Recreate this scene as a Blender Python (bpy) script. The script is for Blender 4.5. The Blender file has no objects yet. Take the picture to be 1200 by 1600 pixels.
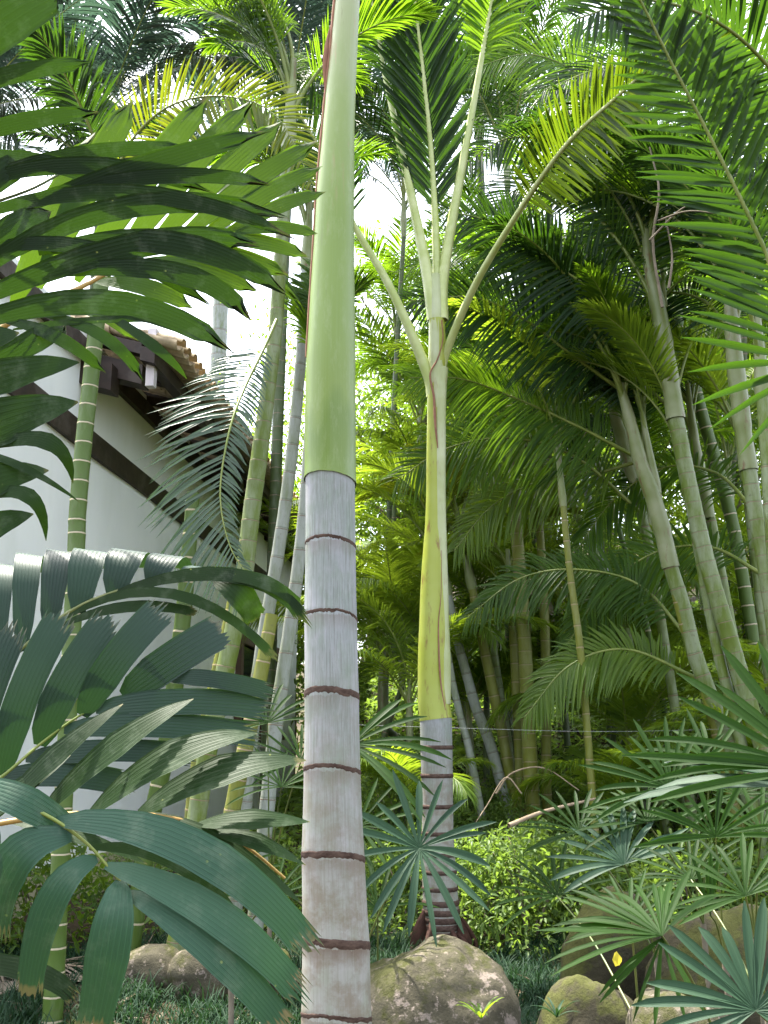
import bpy, math, random
import numpy as np
from mathutils import Vector, noise as mnoise

random.seed(7)
RNG = np.random.default_rng(11)
scene = bpy.context.scene
COL = scene.collection

# ------------------------------------------------------------------ camera, light
FPX = 1556.0                       # focal length in pixels of the 1200x1600 photograph
PITCH = math.atan(368.0 / FPX)
EYE = 1.5
cam_d = bpy.data.cameras.new('camera')
cam_d.sensor_fit = 'VERTICAL'; cam_d.sensor_height = 36.0; cam_d.lens = 36.0 * FPX / 1600.0
cam_d.clip_start = 0.05; cam_d.clip_end = 600
cam = bpy.data.objects.new('camera', cam_d); COL.objects.link(cam)
cam.location = (0, 0, EYE); cam.rotation_euler = (math.radians(90) + PITCH, 0, 0)
scene.camera = cam

SUN_EL, SUN_AZ = 69.0, -48.0       # azimuth measured from +Y (view direction) towards +X
world = bpy.data.worlds.new('World'); scene.world = world; world.use_nodes = True
wn = world.node_tree; wn.nodes.clear()
sky = wn.nodes.new('ShaderNodeTexSky'); sky.sky_type = 'NISHITA'; sky.sun_disc = False
sky.sun_elevation = math.radians(SUN_EL); sky.sun_rotation = math.radians(SUN_AZ)
sky.dust_density = 3.0; sky.air_density = 1.0
hs = wn.nodes.new('ShaderNodeHueSaturation'); hs.inputs['Saturation'].default_value = 0.42
hs.inputs['Value'].default_value = 1.25
bg = wn.nodes.new('ShaderNodeBackground'); bg.inputs['Strength'].default_value = 0.15
wo = wn.nodes.new('ShaderNodeOutputWorld')
wn.links.new(sky.outputs[0], hs.inputs['Color']); wn.links.new(hs.outputs[0], bg.inputs['Color'])
wn.links.new(bg.outputs[0], wo.inputs['Surface'])
sd = bpy.data.lights.new('sun', 'SUN'); sd.energy = 4.2; sd.angle = math.radians(1.0); sd.color = (1.0, 0.95, 0.84)
sun = bpy.data.objects.new('sun', sd); COL.objects.link(sun)
e, a = math.radians(SUN_EL), math.radians(SUN_AZ)
sdir = Vector((math.sin(a) * math.cos(e), math.cos(a) * math.cos(e), math.sin(e)))
sun.rotation_euler = sdir.to_track_quat('Z', 'Y').to_euler()
sun.location = (0, 0, 30)
vs = scene.view_settings
scene.display_settings.display_device = 'sRGB'
vs.view_transform = 'Standard'; vs.look = 'None'; vs.gamma = 1.0; vs.use_curve_mapping = False
vs.exposure = 2.4
try:
    scene.render.engine = 'CYCLES'
    cy = scene.cycles
    cy.max_bounces = 7; cy.diffuse_bounces = 4; cy.glossy_bounces = 2; cy.transmission_bounces = 4
    cy.transparent_max_bounces = 8
    cy.use_denoising = True
    cy.sample_clamp_indirect = 6.0
except Exception:
    pass

# ------------------------------------------------------------------ maths helpers
cp, sp_ = math.cos(PITCH), math.sin(PITCH)
def A(*v): return np.array(v, float)
CAM = A(0, 0, EYE)
def P(px, py, D):
    """point seen at photograph pixel px,py that lies D metres ahead (along +Y)"""
    u = (px - 600) / FPX; v = (800 - py) / FPX
    r = A(u, cp - sp_ * v, sp_ + cp * v)
    return CAM + r * (D / r[1])
def dview(p): return (p[1]) * cp + (p[2] - EYE) * sp_
def pxw(w, p): return w / FPX * dview(p)
def nrm(v):
    n = np.linalg.norm(v, axis=-1, keepdims=True); return v / np.maximum(n, 1e-9)
def catmull(pts, n):
    pts = np.array(pts, float)
    if len(pts) == 2:
        t = np.linspace(0, 1, n)[:, None]; return pts[0] * (1 - t) + pts[1] * t
    q = np.vstack([2 * pts[0] - pts[1], pts, 2 * pts[-1] - pts[-2]])
    seg = len(pts) - 1; out = []
    for t in np.linspace(0, seg - 1e-6, n):
        i = int(t); f = t - i
        p0, p1, p2, p3 = q[i], q[i + 1], q[i + 2], q[i + 3]
        out.append(0.5 * ((2 * p1) + (-p0 + p2) * f + (2 * p0 - 5 * p1 + 4 * p2 - p3) * f * f + (-p0 + 3 * p1 - 3 * p2 + p3) * f ** 3))
    return np.array(out)
def resample(path, n):
    d = np.r_[0, np.cumsum(np.linalg.norm(np.diff(path, axis=0), axis=1))]
    s = np.linspace(0, d[-1], n)
    return np.stack([np.interp(s, d, path[:, k]) for k in range(path.shape[1])], 1), d[-1]
def tang(path): return nrm(np.gradient(path, axis=0))

def grid(Pt, closed=False, vscale=1.0, v0=0.0, uv=None):
    """Pt[n,m,3] -> verts, quads, uv; i runs along, j across"""
    n, m = Pt.shape[:2]
    ii = np.arange(n - 1)[:, None]; mm = m if closed else m - 1
    jj = np.arange(mm)[None, :]; j2 = (jj + 1) % m
    F = np.stack([ii * m + jj, ii * m + j2, (ii + 1) * m + j2, (ii + 1) * m + jj], -1).reshape(-1, 4)
    if uv is None:
        U = np.broadcast_to(np.linspace(0, 1, m)[None, :], (n, m))
        Vv = np.broadcast_to((v0 + vscale * np.linspace(0, 1, n))[:, None], (n, m))
        uv = np.stack([U, Vv], -1)
    return Pt.reshape(-1, 3), F, np.asarray(uv, float).reshape(-1, 2)
def join(parts):
    Vs, Fs, Us, o = [], [], [], 0
    for V, F, U in parts:
        Vs.append(V); Fs.append(F + o); Us.append(U); o += len(V)
    return np.concatenate(Vs), np.concatenate(Fs), np.concatenate(Us)
def mesh(name, geo, mat, smooth=True):
    V, F, U = geo
    me = bpy.data.meshes.new(name)
    me.vertices.add(len(V)); me.vertices.foreach_set('co', np.ascontiguousarray(V, dtype=np.float32).ravel())
    k = F.shape[1]
    me.loops.add(F.size); me.loops.foreach_set('vertex_index', F.astype(np.int32).ravel())
    me.polygons.add(len(F)); me.polygons.foreach_set('loop_start', np.arange(0, F.size, k, dtype=np.int32))
    me.polygons.foreach_set('loop_total', np.full(len(F), k, dtype=np.int32))
    if smooth: me.polygons.foreach_set('use_smooth', np.ones(len(F), dtype=bool))
    uvl = me.uv_layers.new(name='UVMap')
    uvl.data.foreach_set('uv', U[F.ravel()].astype(np.float32).ravel())
    me.materials.append(mat); me.update(); me.validate()
    return me
def tag(o, label=None, cat=None, group=None, kind=None):
    if label: o['label'] = label
    if cat: o['category'] = cat
    if group: o['group'] = group
    if kind: o['kind'] = kind
    return o
def thing(name, label, cat, loc, group=None, rotz=0.0):
    o = bpy.data.objects.new(name, None); COL.objects.link(o)
    o.empty_display_size = 0.1
    o.location = [float(c) for c in loc]; o.rotation_euler = (0, 0, rotz)
    o['_o'] = [float(c) for c in loc]
    return tag(o, label, cat, group)
def part(name, geo, mat, parent=None, kind=None, smooth=True, label=None):
    """geometry given in world space; stored relative to the thing's base"""
    V, F, U = geo
    org = A(0, 0, 0)
    if parent is not None: org = A(*list(parent['_o']))
    me = mesh(name, (V - org, F, U), mat, smooth)
    o = bpy.data.objects.new(name, me); COL.objects.link(o)
    if parent is not None:
        o.parent = parent; o['_o'] = [float(c) for c in org]
    if kind: o['kind'] = kind
    if label: o['label'] = label
    return o
def dup(root, loc, rotz=0.0, scale=1.0, label=None, tilt=(0, 0)):
    r = root.copy(); COL.objects.link(r)
    r.location = [float(c) for c in loc]; r.rotation_euler = (tilt[0], tilt[1], rotz); r.scale = (scale,) * 3
    if label: r['label'] = label
    for ch in root.children:
        c = ch.copy(); COL.objects.link(c); c.parent = r
        for g in ch.children:
            d = g.copy(); COL.objects.link(d); d.parent = c
    return r
def tube(path, rad, m=8, vscale=1.0, v0=0.0):
    path = np.array(path, float); T = tang(path); rad = np.broadcast_to(np.asarray(rad, float), (len(path),))
    ref = A(0, 0, 1) if abs(T[0][2]) < 0.9 else A(0, 1, 0)
    X = np.empty_like(T); x = nrm(np.cross(ref, T[0]))
    for i in range(len(T)):
        x = nrm(x - T[i] * np.dot(x, T[i])); X[i] = x
    Y = np.cross(T, X)
    an = np.linspace(0, 2 * math.pi, m, endpoint=False)
    Pt = path[:, None] + rad[:, None, None] * (X[:, None] * np.cos(an)[None, :, None] + Y[:, None] * np.sin(an)[None, :, None])
    return grid(Pt, closed=True, vscale=vscale, v0=v0)
def box(c, s, M=None):
    c = A(*c); s = A(*s) / 2
    V = np.array([[x, y, z] for x in (-1, 1) for y in (-1, 1) for z in (-1, 1)], float) * s + c
    F = np.array([[0, 1, 3, 2], [4, 6, 7, 5], [0, 4, 5, 1], [2, 3, 7, 6], [0, 2, 6, 4], [1, 5, 7, 3]])
    V2 = V[F.ravel()]; F2 = np.arange(24).reshape(6, 4)
    U = np.tile(np.array([[0, 0], [1, 0], [1, 1], [0, 1]], float), (6, 1))
    if M is not None: V2 = M(V2)
    return V2, F2, U

# ------------------------------------------------------------------ materials
class NT:
    def __init__(s, name):
        s.m = bpy.data.materials.new(name); s.m.use_nodes = True; s.t = s.m.node_tree; s.t.nodes.clear()
        s.out = s.t.nodes.new('ShaderNodeOutputMaterial')
    def n(s, k, **kw):
        x = s.t.nodes.new('ShaderNode' + k)
        for a_, b in kw.items(): setattr(x, a_, b)
        return x
    def l(s, a_, b): s.t.links.new(a_, b)
    def val(s, sock, v):
        if hasattr(v, 'is_linked') or hasattr(v, 'links'): s.l(v, sock)
        else: sock.default_value = v
    def math(s, op, a_, b=0.0, c=None):
        x = s.n('Math', operation=op); s.val(x.inputs[0], a_); s.val(x.inputs[1], b)
        if c is not None: s.val(x.inputs[2], c)
        return x.outputs[0]
    def noise(s, vec, scale, detail=3.0, rough=0.55):
        x = s.n('TexNoise'); x.inputs['Scale'].default_value = scale; x.inputs['Detail'].default_value = detail
        x.inputs['Roughness'].default_value = rough
        if vec is not None: s.l(vec, x.inputs['Vector'])
        return x.outputs['Fac']
    def ramp(s, fac, stops, interp='LINEAR'):
        x = s.n('ValToRGB'); s.l(fac, x.inputs[0]); cr = x.color_ramp; cr.interpolation = interp
        while len(cr.elements) < len(stops): cr.elements.new(0.5)
        for el, (p, c) in zip(cr.elements, stops):
            el.position = p; el.color = (c, c, c, 1) if isinstance(c, (int, float)) else (*c, 1)
        return x.outputs[0]
    def mix(s, fac, a_, b, blend='MIX'):
        x = s.n('Mix', data_type='RGBA', blend_type=blend)
        s.val(x.inputs[0], fac)
        for i, v in ((6, a_), (7, b)):
            if isinstance(v, tuple): x.inputs[i].default_value = (*v, 1)
            else: s.l(v, x.inputs[i])
        return x.outputs[2]
    def scalevec(s, vec, sc):
        x = s.n('Mapping'); x.inputs['Scale'].default_value = sc; s.l(vec, x.inputs['Vector']); return x.outputs[0]
    def bump(s, h, strength=0.3, dist=0.01):
        x = s.n('Bump'); x.inputs['Strength'].default_value = strength; x.inputs['Distance'].default_value = dist
        s.l(h, x.inputs['Height']); return x.outputs[0]
    def done(s, col, rough=0.6, spec=0.4, normal=None, sheen=None):
        b = s.n('BsdfPrincipled'); s.val(b.inputs['Base Color'], col if not isinstance(col, tuple) else (*col, 1))
        s.val(b.inputs['Roughness'], rough); b.inputs['Specular IOR Level'].default_value = spec
        if normal is not None: s.l(normal, b.inputs['Normal'])
        s.l(b.outputs[0], s.out.inputs['Surface']); return s.m

def leafmat(name, c1, c2, tc, trans=0.42, rough=0.38, spec=0.5, stripes=0, spots=False, tipcol=None):
    k = NT(name)
    uv = k.n('UVMap').outputs[0]
    geo = k.n('NewGeometry'); oi = k.n('ObjectInfo')
    r = k.math('FRACT', k.math('ADD', geo.outputs['Random Per Island'], oi.outputs['Random']))
    tc_ = k.n('TexCoord').outputs['Object']
    nz = k.noise(tc_, 3.0, 2.0)
    f = k.math('ADD', k.math('MULTIPLY', r, 0.75), k.math('MULTIPLY', k.math('SUBTRACT', nz, 0.5), 0.9))
    cx = k.n('Clamp'); k.l(f, cx.inputs[0]); f = cx.outputs[0]
    col = k.mix(f, c1, c2)
    sep = k.n('SeparateXYZ'); k.l(uv, sep.inputs[0])
    u, v = sep.outputs[0], sep.outputs[1]
    nb = None
    if stripes:
        w = k.math('SINE', k.math('MULTIPLY', u, 2 * math.pi * stripes))
        w2 = k.math('SINE', k.math('MULTIPLY', u, 2 * math.pi * stripes * 3.0))
        hh = k.math('ADD', w, k.math('MULTIPLY', w2, 0.4))
        nb = k.bump(hh, 0.22, 0.0012)
        vein = k.ramp(k.math('MULTIPLY_ADD', w, 0.5, 0.5), [(0.0, 0.0), (0.86, 0.0), (1.0, 1.0)])
        col = k.mix(k.math('MULTIPLY', vein, 0.22), col, tuple(min(1, c * 1.7 + 0.01) for c in c2))
    else:
        mr = k.ramp(u, [(0.0, 0.0), (0.44, 0.0), (0.5, 1.0), (0.56, 0.0)])
        col = k.mix(k.math('MULTIPLY', mr, 0.4), col, tuple(min(1, c * 1.6 + 0.01) for c in c2))
    if tipcol:
        tm = k.ramp(k.math('ADD', v, k.math('MULTIPLY', k.math('SUBTRACT', k.noise(tc_, 30.0), 0.5), 0.2)), [(0.0, 0.0), (0.965, 0.0), (1.0, 1.0)])
        col = k.mix(tm, col, tipcol)
    if spots:
        vo = k.n('TexVoronoi'); vo.inputs['Scale'].default_value = 42; k.l(tc_, vo.inputs['Vector'])
        gate = k.ramp(k.noise(tc_, 13.0, 3.0), [(0.50, 0.0), (0.62, 1.0)])
        sp = k.math('MULTIPLY', k.ramp(vo.outputs['Distance'], [(0.0, 1.0), (0.05, 0.9), (0.09, 0.0)]), gate)
        col = k.mix(k.math('MULTIPLY', sp, 0.75), col, (0.30, 0.34, 0.08))
        du = k.ramp(k.noise(tc_, 22.0, 5.0, 0.7), [(0.52, 0.0), (0.72, 1.0)])
        col = k.mix(k.math('MULTIPLY', du, 0.22), col, (0.20, 0.24, 0.17))
    b = k.n('BsdfPrincipled'); k.l(col, b.inputs['Base Color'])
    k.l(k.math('MULTIPLY_ADD', nz, 0.25, rough - 0.1), b.inputs['Roughness'])
    b.inputs['Specular IOR Level'].default_value = spec
    tl = k.n('BsdfTranslucent')
    k.l(k.mix(f, tc, tuple(c * 1.25 for c in tc)), tl.inputs['Color'])
    if nb is not None: k.l(nb, b.inputs['Normal'])
    mx = k.n('MixShader'); mx.inputs[0].default_value = trans
    k.l(b.outputs[0], mx.inputs[1]); k.l(tl.outputs[0], mx.inputs[2])
    k.l(mx.outputs[0], k.out.inputs['Surface'])
    return k.m

M = {}
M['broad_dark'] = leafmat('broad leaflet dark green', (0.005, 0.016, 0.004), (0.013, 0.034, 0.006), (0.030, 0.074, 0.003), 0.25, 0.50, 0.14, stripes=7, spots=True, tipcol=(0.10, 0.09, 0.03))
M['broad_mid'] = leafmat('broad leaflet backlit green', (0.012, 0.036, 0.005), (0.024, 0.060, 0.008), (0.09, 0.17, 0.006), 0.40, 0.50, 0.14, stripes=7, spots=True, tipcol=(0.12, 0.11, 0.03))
M['broad_blue'] = leafmat('broad leaflet blue green', (0.006, 0.021, 0.014), (0.012, 0.038, 0.021), (0.025, 0.07, 0.010), 0.15, 0.42, 0.26, stripes=8, tipcol=(0.08, 0.08, 0.05))
M['broad_pale'] = leafmat('broad leaflet mid green', (0.016, 0.052, 0.031), (0.028, 0.078, 0.040), (0.04, 0.11, 0.02), 0.15, 0.42, 0.25, stripes=8, spots=True, tipcol=(0.16, 0.12, 0.06))
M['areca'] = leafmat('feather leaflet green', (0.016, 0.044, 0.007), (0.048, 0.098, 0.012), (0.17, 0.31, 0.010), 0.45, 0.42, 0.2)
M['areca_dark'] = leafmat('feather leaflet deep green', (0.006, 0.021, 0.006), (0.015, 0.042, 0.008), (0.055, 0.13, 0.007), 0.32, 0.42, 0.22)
M['areca_lit'] = leafmat('feather leaflet sunlit green', (0.050, 0.100, 0.012), (0.10, 0.16, 0.018), (0.28, 0.40, 0.02), 0.48, 0.42, 0.3)  # lighter copy of the leaflet green, sunlight put into the colour
M['areca_yellow'] = leafmat('feather leaflet yellowing', (0.045, 0.080, 0.006), (0.095, 0.115, 0.008), (0.20, 0.25, 0.008), 0.45, 0.45, 0.25, tipcol=(0.26, 0.20, 0.03))
M['areca_olive'] = leafmat('feather leaflet olive green', (0.020, 0.046, 0.004), (0.050, 0.080, 0.006), (0.13, 0.20, 0.006), 0.45, 0.45, 0.25, tipcol=(0.14, 0.13, 0.02))
M['areca_orange'] = leafmat('feather leaflet orange dying', (0.12, 0.11, 0.010), (0.24, 0.14, 0.010), (0.3, 0.22, 0.015), 0.4, 0.5, 0.3)
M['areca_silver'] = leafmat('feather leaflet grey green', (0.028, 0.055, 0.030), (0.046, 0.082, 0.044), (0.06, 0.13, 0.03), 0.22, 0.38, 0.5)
M['areca_pale'] = leafmat('feather leaflet glare-hazed blue green', (0.020, 0.042, 0.034), (0.035, 0.062, 0.050), (0.05, 0.10, 0.06), 0.3, 0.4, 0.5)  # haze of the sky glare painted into the leaf colour
M['fan_blue'] = leafmat('fan segment blue green', (0.012, 0.034, 0.018), (0.022, 0.054, 0.026), (0.035, 0.09, 0.015), 0.2, 0.5, 0.16, stripes=2)
M['fan_green'] = leafmat('fan segment green', (0.007, 0.022, 0.003), (0.018, 0.048, 0.006), (0.065, 0.18, 0.007), 0.38, 0.52, 0.10, stripes=2)
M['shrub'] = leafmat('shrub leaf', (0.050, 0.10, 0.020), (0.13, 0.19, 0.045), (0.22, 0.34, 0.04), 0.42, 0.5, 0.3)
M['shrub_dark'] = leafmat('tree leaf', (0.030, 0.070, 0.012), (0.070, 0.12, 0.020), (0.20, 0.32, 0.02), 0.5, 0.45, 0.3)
M['grass'] = leafmat('grass blade', (0.009, 0.026, 0.013), (0.022, 0.048, 0.024), (0.03, 0.08, 0.02), 0.2, 0.55, 0.1)
M['dry'] = leafmat('dry leaf strip', (0.10, 0.075, 0.05), (0.22, 0.19, 0.15), (0.14, 0.11, 0.07), 0.2, 0.7, 0.2)

def stalkmat(name, c1, c2, rough=0.4):
    k = NT(name); o = k.n('TexCoord').outputs['Object']
    col = k.mix(k.ramp(k.noise(o, 7.0, 3.0), [(0.35, 0.0), (0.65, 1.0)]), c1, c2)
    return k.done(col, rough, 0.4)
M['rachis'] = stalkmat('leaf stalk yellow green', (0.10, 0.14, 0.02), (0.16, 0.19, 0.04))
M['rachis_pale'] = stalkmat('leaf stalk pale waxy', (0.32, 0.38, 0.12), (0.42, 0.46, 0.22), 0.45)
M['rachis_dark'] = stalkmat('leaf stalk dark', (0.05, 0.085, 0.02), (0.11, 0.12, 0.03))
M['rachis_brown'] = stalkmat('leaf stalk orange brown', (0.22, 0.12, 0.03), (0.30, 0.20, 0.05))

def canemat(name, cg, cw, scar, wax=0.5, scarw=0.07):
    """ringed stem: uv.v counts the nodes"""
    k = NT(name); uv = k.n('UVMap').outputs[0]; o = k.n('TexCoord').outputs['Object']
    sep = k.n('SeparateXYZ'); k.l(uv, sep.inputs[0]); v = sep.outputs[1]
    wob = k.math('MULTIPLY', k.math('SUBTRACT', k.noise(o, 16.0, 2.0), 0.5), 0.07)
    fr = k.math('FRACT', k.math('ADD', v, wob))
    n1 = k.noise(k.scalevec(o, (9, 9, 2.2)), 1.0, 6.0, 0.65)
    w = k.ramp(k.math('ADD', k.math('MULTIPLY', n1, 0.95), k.math('MULTIPLY', fr, 0.07)), [(0.62 - 0.45 * wax, 0.0), (0.80 - 0.38 * wax, 1.0)])
    col = k.mix(w, cg, cw)
    st = k.noise(k.scalevec(uv, (40, 2.0, 1)), 1.0, 3.0)
    col = k.mix(k.math('MULTIPLY', st, 0.35), col, tuple(c * 0.6 for c in cg))
    blot = k.ramp(k.noise(o, 22.0, 4.0, 0.7), [(0.58, 0.0), (0.72, 1.0)])
    col = k.mix(k.math('MULTIPLY', blot, 0.5), col, (0.07, 0.055, 0.03))
    ring = k.ramp(fr, [(0.0, 1.0), (scarw * 0.6, 1.0), (scarw, 0.0), (1.0, 0.0)])
    dark = k.ramp(fr, [(scarw, 0.0), (scarw + 0.02, 1.0), (scarw + 0.07, 0.0)])
    col = k.mix(ring, col, scar)
    col = k.mix(k.math('MULTIPLY', dark, 0.6), col, tuple(c * 0.35 for c in cg))
    return k.done(col, 0.5, 0.35, k.bump(k.math('ADD', ring, k.math('MULTIPLY', st, 0.3)), 0.4, 0.004))
M['cane_green'] = canemat('ringed cane green', (0.060, 0.105, 0.014), (0.12, 0.165, 0.07), (0.33, 0.28, 0.19), 0.15, 0.09)
M['cane_mid'] = canemat('ringed cane waxy green', (0.100, 0.145, 0.016), (0.22, 0.26, 0.155), (0.15, 0.10, 0.06), 0.42, 0.05)
M['cane_white'] = canemat('ringed cane white wax', (0.14, 0.17, 0.09), (0.27, 0.29, 0.27), (0.13, 0.10, 0.075), 0.6, 0.04)
M['cane_yellow'] = canemat('ringed cane yellow green', (0.14, 0.155, 0.018), (0.20, 0.21, 0.08), (0.24, 0.18, 0.11), 0.25, 0.06)
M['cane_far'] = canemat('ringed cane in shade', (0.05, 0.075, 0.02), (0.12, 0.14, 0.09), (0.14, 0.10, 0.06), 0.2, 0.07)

def sheathmat(name, c1, c2, cb, bark=0.3):
    k = NT(name); uv = k.n('UVMap').outputs[0]; o = k.n('TexCoord').outputs['Object']
    n1 = k.noise(o, 3.0, 3.0)
    col = k.mix(k.ramp(n1, [(0.35, 0.0), (0.68, 1.0)]), c1, c2)
    fib = k.noise(k.scalevec(uv, (90, 1.5, 1)), 1.0, 3.0)
    col = k.mix(k.math('MULTIPLY', fib, 0.25), col, tuple(c * 0.65 for c in c1))
    bl = k.ramp(k.noise(k.scalevec(o, (16, 16, 4)), 1.0, 5.0, 0.7), [(0.56, 0.0), (0.68, 1.0)])
    col = k.mix(k.math('MULTIPLY', bl, bark), col, cb)
    return k.done(col, 0.42, 0.4, k.bump(fib, 0.15, 0.002))
M['sheath_pale'] = sheathmat('crownshaft waxy pale', (0.30, 0.34, 0.15), (0.42, 0.45, 0.29), (0.20, 0.12, 0.07), 0.4)
M['sheath_yellow'] = sheathmat('crownshaft yellow green', (0.26, 0.30, 0.03), (0.30, 0.34, 0.07), (0.17, 0.09, 0.03), 0.9)
M['sheath_cane'] = sheathmat('leaf sheath pale mottled', (0.13, 0.165, 0.045), (0.23, 0.25, 0.14), (0.13, 0.07, 0.03), 0.9)

def flatmat(name, c1, c2, scale, rough=0.8, spec=0.2, bumpd=0.01, c3=None, stretch=None, detail=5.0):
    k = NT(name); o = k.n('TexCoord').outputs['Object']
    vv = k.scalevec(o, stretch) if stretch else o
    n1 = k.noise(vv, scale, detail, 0.62)
    col = k.mix(k.ramp(n1, [(0.32, 0.0), (0.68, 1.0)]), c1, c2)
    if c3:
        n2 = k.noise(vv, scale * 0.37, 4.0, 0.65)
        col = k.mix(k.ramp(n2, [(0.50, 0.0), (0.62, 1.0)]), col, c3)
    oi = k.n('ObjectInfo').outputs['Random']
    col = k.mix(k.math('MULTIPLY', oi, 0.25), col, tuple(c * 0.7 for c in c1))
    return k.done(col, rough, spec, k.bump(k.noise(vv, scale * 2.2, 6.0, 0.7), 0.6, bumpd))
M['wall'] = flatmat('white limewash', (0.80, 0.815, 0.83), (0.86, 0.865, 0.87), 1.2, 0.85, 0.2, 0.003, (0.765, 0.78, 0.775), (1.4, 1.4, 0.5))  # greyish streaks paint faint stains and leaf shadows together
M['plinth'] = flatmat('stained plinth', (0.36, 0.33, 0.22), (0.48, 0.44, 0.30), 3.0, 0.9, 0.1, 0.004)
M['timber'] = flatmat('dark stained timber', (0.018, 0.012, 0.009), (0.045, 0.028, 0.02), 6.0, 0.6, 0.3, 0.004, (0.07, 0.055, 0.045), (1, 1, 1))
M['timber_pale'] = flatmat('whitewashed post', (0.50, 0.46, 0.50), (0.62, 0.56, 0.56), 5.0, 0.8)
M['frame_wood'] = flatmat('brown window frame', (0.06, 0.03, 0.018), (0.11, 0.055, 0.03), 6.0, 0.5, 0.4, 0.003)
M['glass'] = NT('dark window glass').done((0.02, 0.025, 0.025), 0.08, 0.6)
M['tile'] = flatmat('clay barrel tile', (0.50, 0.39, 0.25), (0.62, 0.50, 0.34), 5.0, 0.9, 0.1, 0.006, (0.20, 0.16, 0.11))
M['soil'] = flatmat('leaf mould soil', (0.030, 0.022, 0.014), (0.075, 0.055, 0.035), 3.0, 0.95, 0.1, 0.03, (0.05, 0.06, 0.02))
M['path'] = flatmat('pale dry path soil', (0.13, 0.11, 0.08), (0.22, 0.19, 0.15), 4.0, 0.95, 0.1, 0.02)
M['stick'] = flatmat('dead stick bark', (0.20, 0.15, 0.10), (0.36, 0.28, 0.20), 12.0, 0.85, 0.2, 0.004)
M['barkdark'] = flatmat('tree bark', (0.10, 0.085, 0.06), (0.20, 0.17, 0.13), 7.0, 0.9, 0.1, 0.01)
M['redroot'] = flatmat('red brown root sheath', (0.030, 0.014, 0.010), (0.075, 0.035, 0.024), 14.0, 0.8, 0.2, 0.006)
M['wire'] = NT('grey wire').done((0.3, 0.32, 0.32), 0.5, 0.5)
M['yellowleaf'] = leafmat('yellow fallen leaf', (0.5, 0.42, 0.03), (0.6, 0.5, 0.05), (0.6, 0.5, 0.05), 0.4, 0.5, 0.3)
def rockmat(name, base, base2, lich, moss, lo=0.55, mo=0.5):
    k = NT(name); o = k.n('TexCoord').outputs['Object']
    n1 = k.noise(o, 5.0, 6.0, 0.65)
    col = k.mix(k.ramp(n1, [(0.35, 0.0), (0.65, 1.0)]), base, base2)
    l1 = k.ramp(k.noise(o, 13.0, 6.0, 0.7), [(lo, 0.0), (lo + 0.05, 1.0)])
    col = k.mix(k.math('MULTIPLY', l1, 0.8), col, lich)
    m1 = k.ramp(k.noise(o, 3.0, 5.0, 0.7), [(mo, 0.0), (mo + 0.08, 1.0)])
    col = k.mix(k.math('MULTIPLY', m1, 0.85), col, moss)
    d1 = k.ramp(k.noise(o, 40.0, 4.0, 0.7), [(0.5, 0.0), (0.7, 1.0)])
    col = k.mix(k.math('MULTIPLY', d1, 0.45), col, tuple(c * 0.35 for c in base))
    return k.done(col, 0.9, 0.15, k.bump(k.noise(o, 18.0, 8.0, 0.7), 0.9, 0.02))
M['rock'] = rockmat('lichened granite', (0.042, 0.038, 0.025), (0.095, 0.085, 0.058), (0.22, 0.18, 0.155), (0.042, 0.046, 0.010), 0.54, 0.49)
M['rock_moss'] = rockmat('mossy brown boulder', (0.030, 0.027, 0.017), (0.060, 0.052, 0.032), (0.13, 0.12, 0.09), (0.065, 0.07, 0.018), 0.64, 0.46)

# ------------------------------------------------------------------ ground
def sstep(x, a_, b): t = np.clip((x - a_) / (b - a_), 0, 1); return t * t * (3 - 2 * t)
def ground_z(x, y):
    x = np.asarray(x, float); y = np.asarray(y, float)
    rise = np.clip(y - 9.5, 0, 40) * 0.27 * sstep(x, -2.6, 0.4)
    rise = rise + np.clip(x - 3.2, 0, 20) * 0.12 * sstep(y, 4, 9)
    wob = 0.07 * np.sin(x * 1.9 + 0.6) * np.cos(y * 1.3) + 0.04 * np.sin(x * 4.1 + y * 3.3)
    far = np.clip(y - 45, 0, 400) * 0.10
    return rise + wob * sstep(y, 3.0, 5.0) + far
def gz(x, y): return float(ground_z(x, y))
xs = np.concatenate([np.linspace(-200, -14, 16), np.linspace(-12, 14, 131), np.linspace(16, 200, 16)])
ys = np.concatenate([np.linspace(-60, 0, 12), np.linspace(0.5, 32, 158), np.linspace(34, 320, 26)])
X_, Y_ = np.meshgrid(xs, ys)
Pg = np.stack([X_, Y_, ground_z(X_, Y_)], -1)
tag(part('ground', grid(Pg), M['soil']), kind='structure')
xs = np.linspace(-3.2, -0.2, 31); ys = np.linspace(6.7, 7.25, 9)
X_, Y_ = np.meshgrid(xs, ys)
Yw = Y_ + 0.18 * np.sin(X_ * 2.1)
tag(part('garden_path', grid(np.stack([X_, Yw, ground_z(X_, Yw) + 0.015], -1)), M['path']), kind='structure')

# ------------------------------------------------------------------ house
hd = nrm(A(0.0949, 1, 0)); hn = A(hd[1], -hd[0], 0)      # along the wall, outwards (towards the garden)
r_ = P(90, 1415, 10.0) - CAM; base_pt = CAM + r_ * (EYE / -r_[2]); base_pt[2] = 0
HO = base_pt - hd * base_pt[1] / hd[1]                     # wall line at Y = 0
def H(V):                                                  # (along, out, up) -> world
    V = np.asarray(V, float); return HO + V[..., 0:1] * hd + V[..., 1:2] * hn + V[..., 2:3] * A(0, 0, 1)
latw = -HO[0] * hn[0]                                      # distance of the wall plane from the eye
WT = EYE + 1.04 * latw                                     # wall top
def along_at(px, py, out):                                 # along-coordinate where a pixel ray meets the plane 'out' metres off the wall
    r = P(px, py, 1.0) - CAM; t = (np.dot(HO + hn * out - CAM, hn)) / np.dot(r, hn)
    p = CAM + r * t; return float(np.dot(p - HO, hd)), float(p[2])
OV = 0.92                                                  # eave overhang
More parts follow.
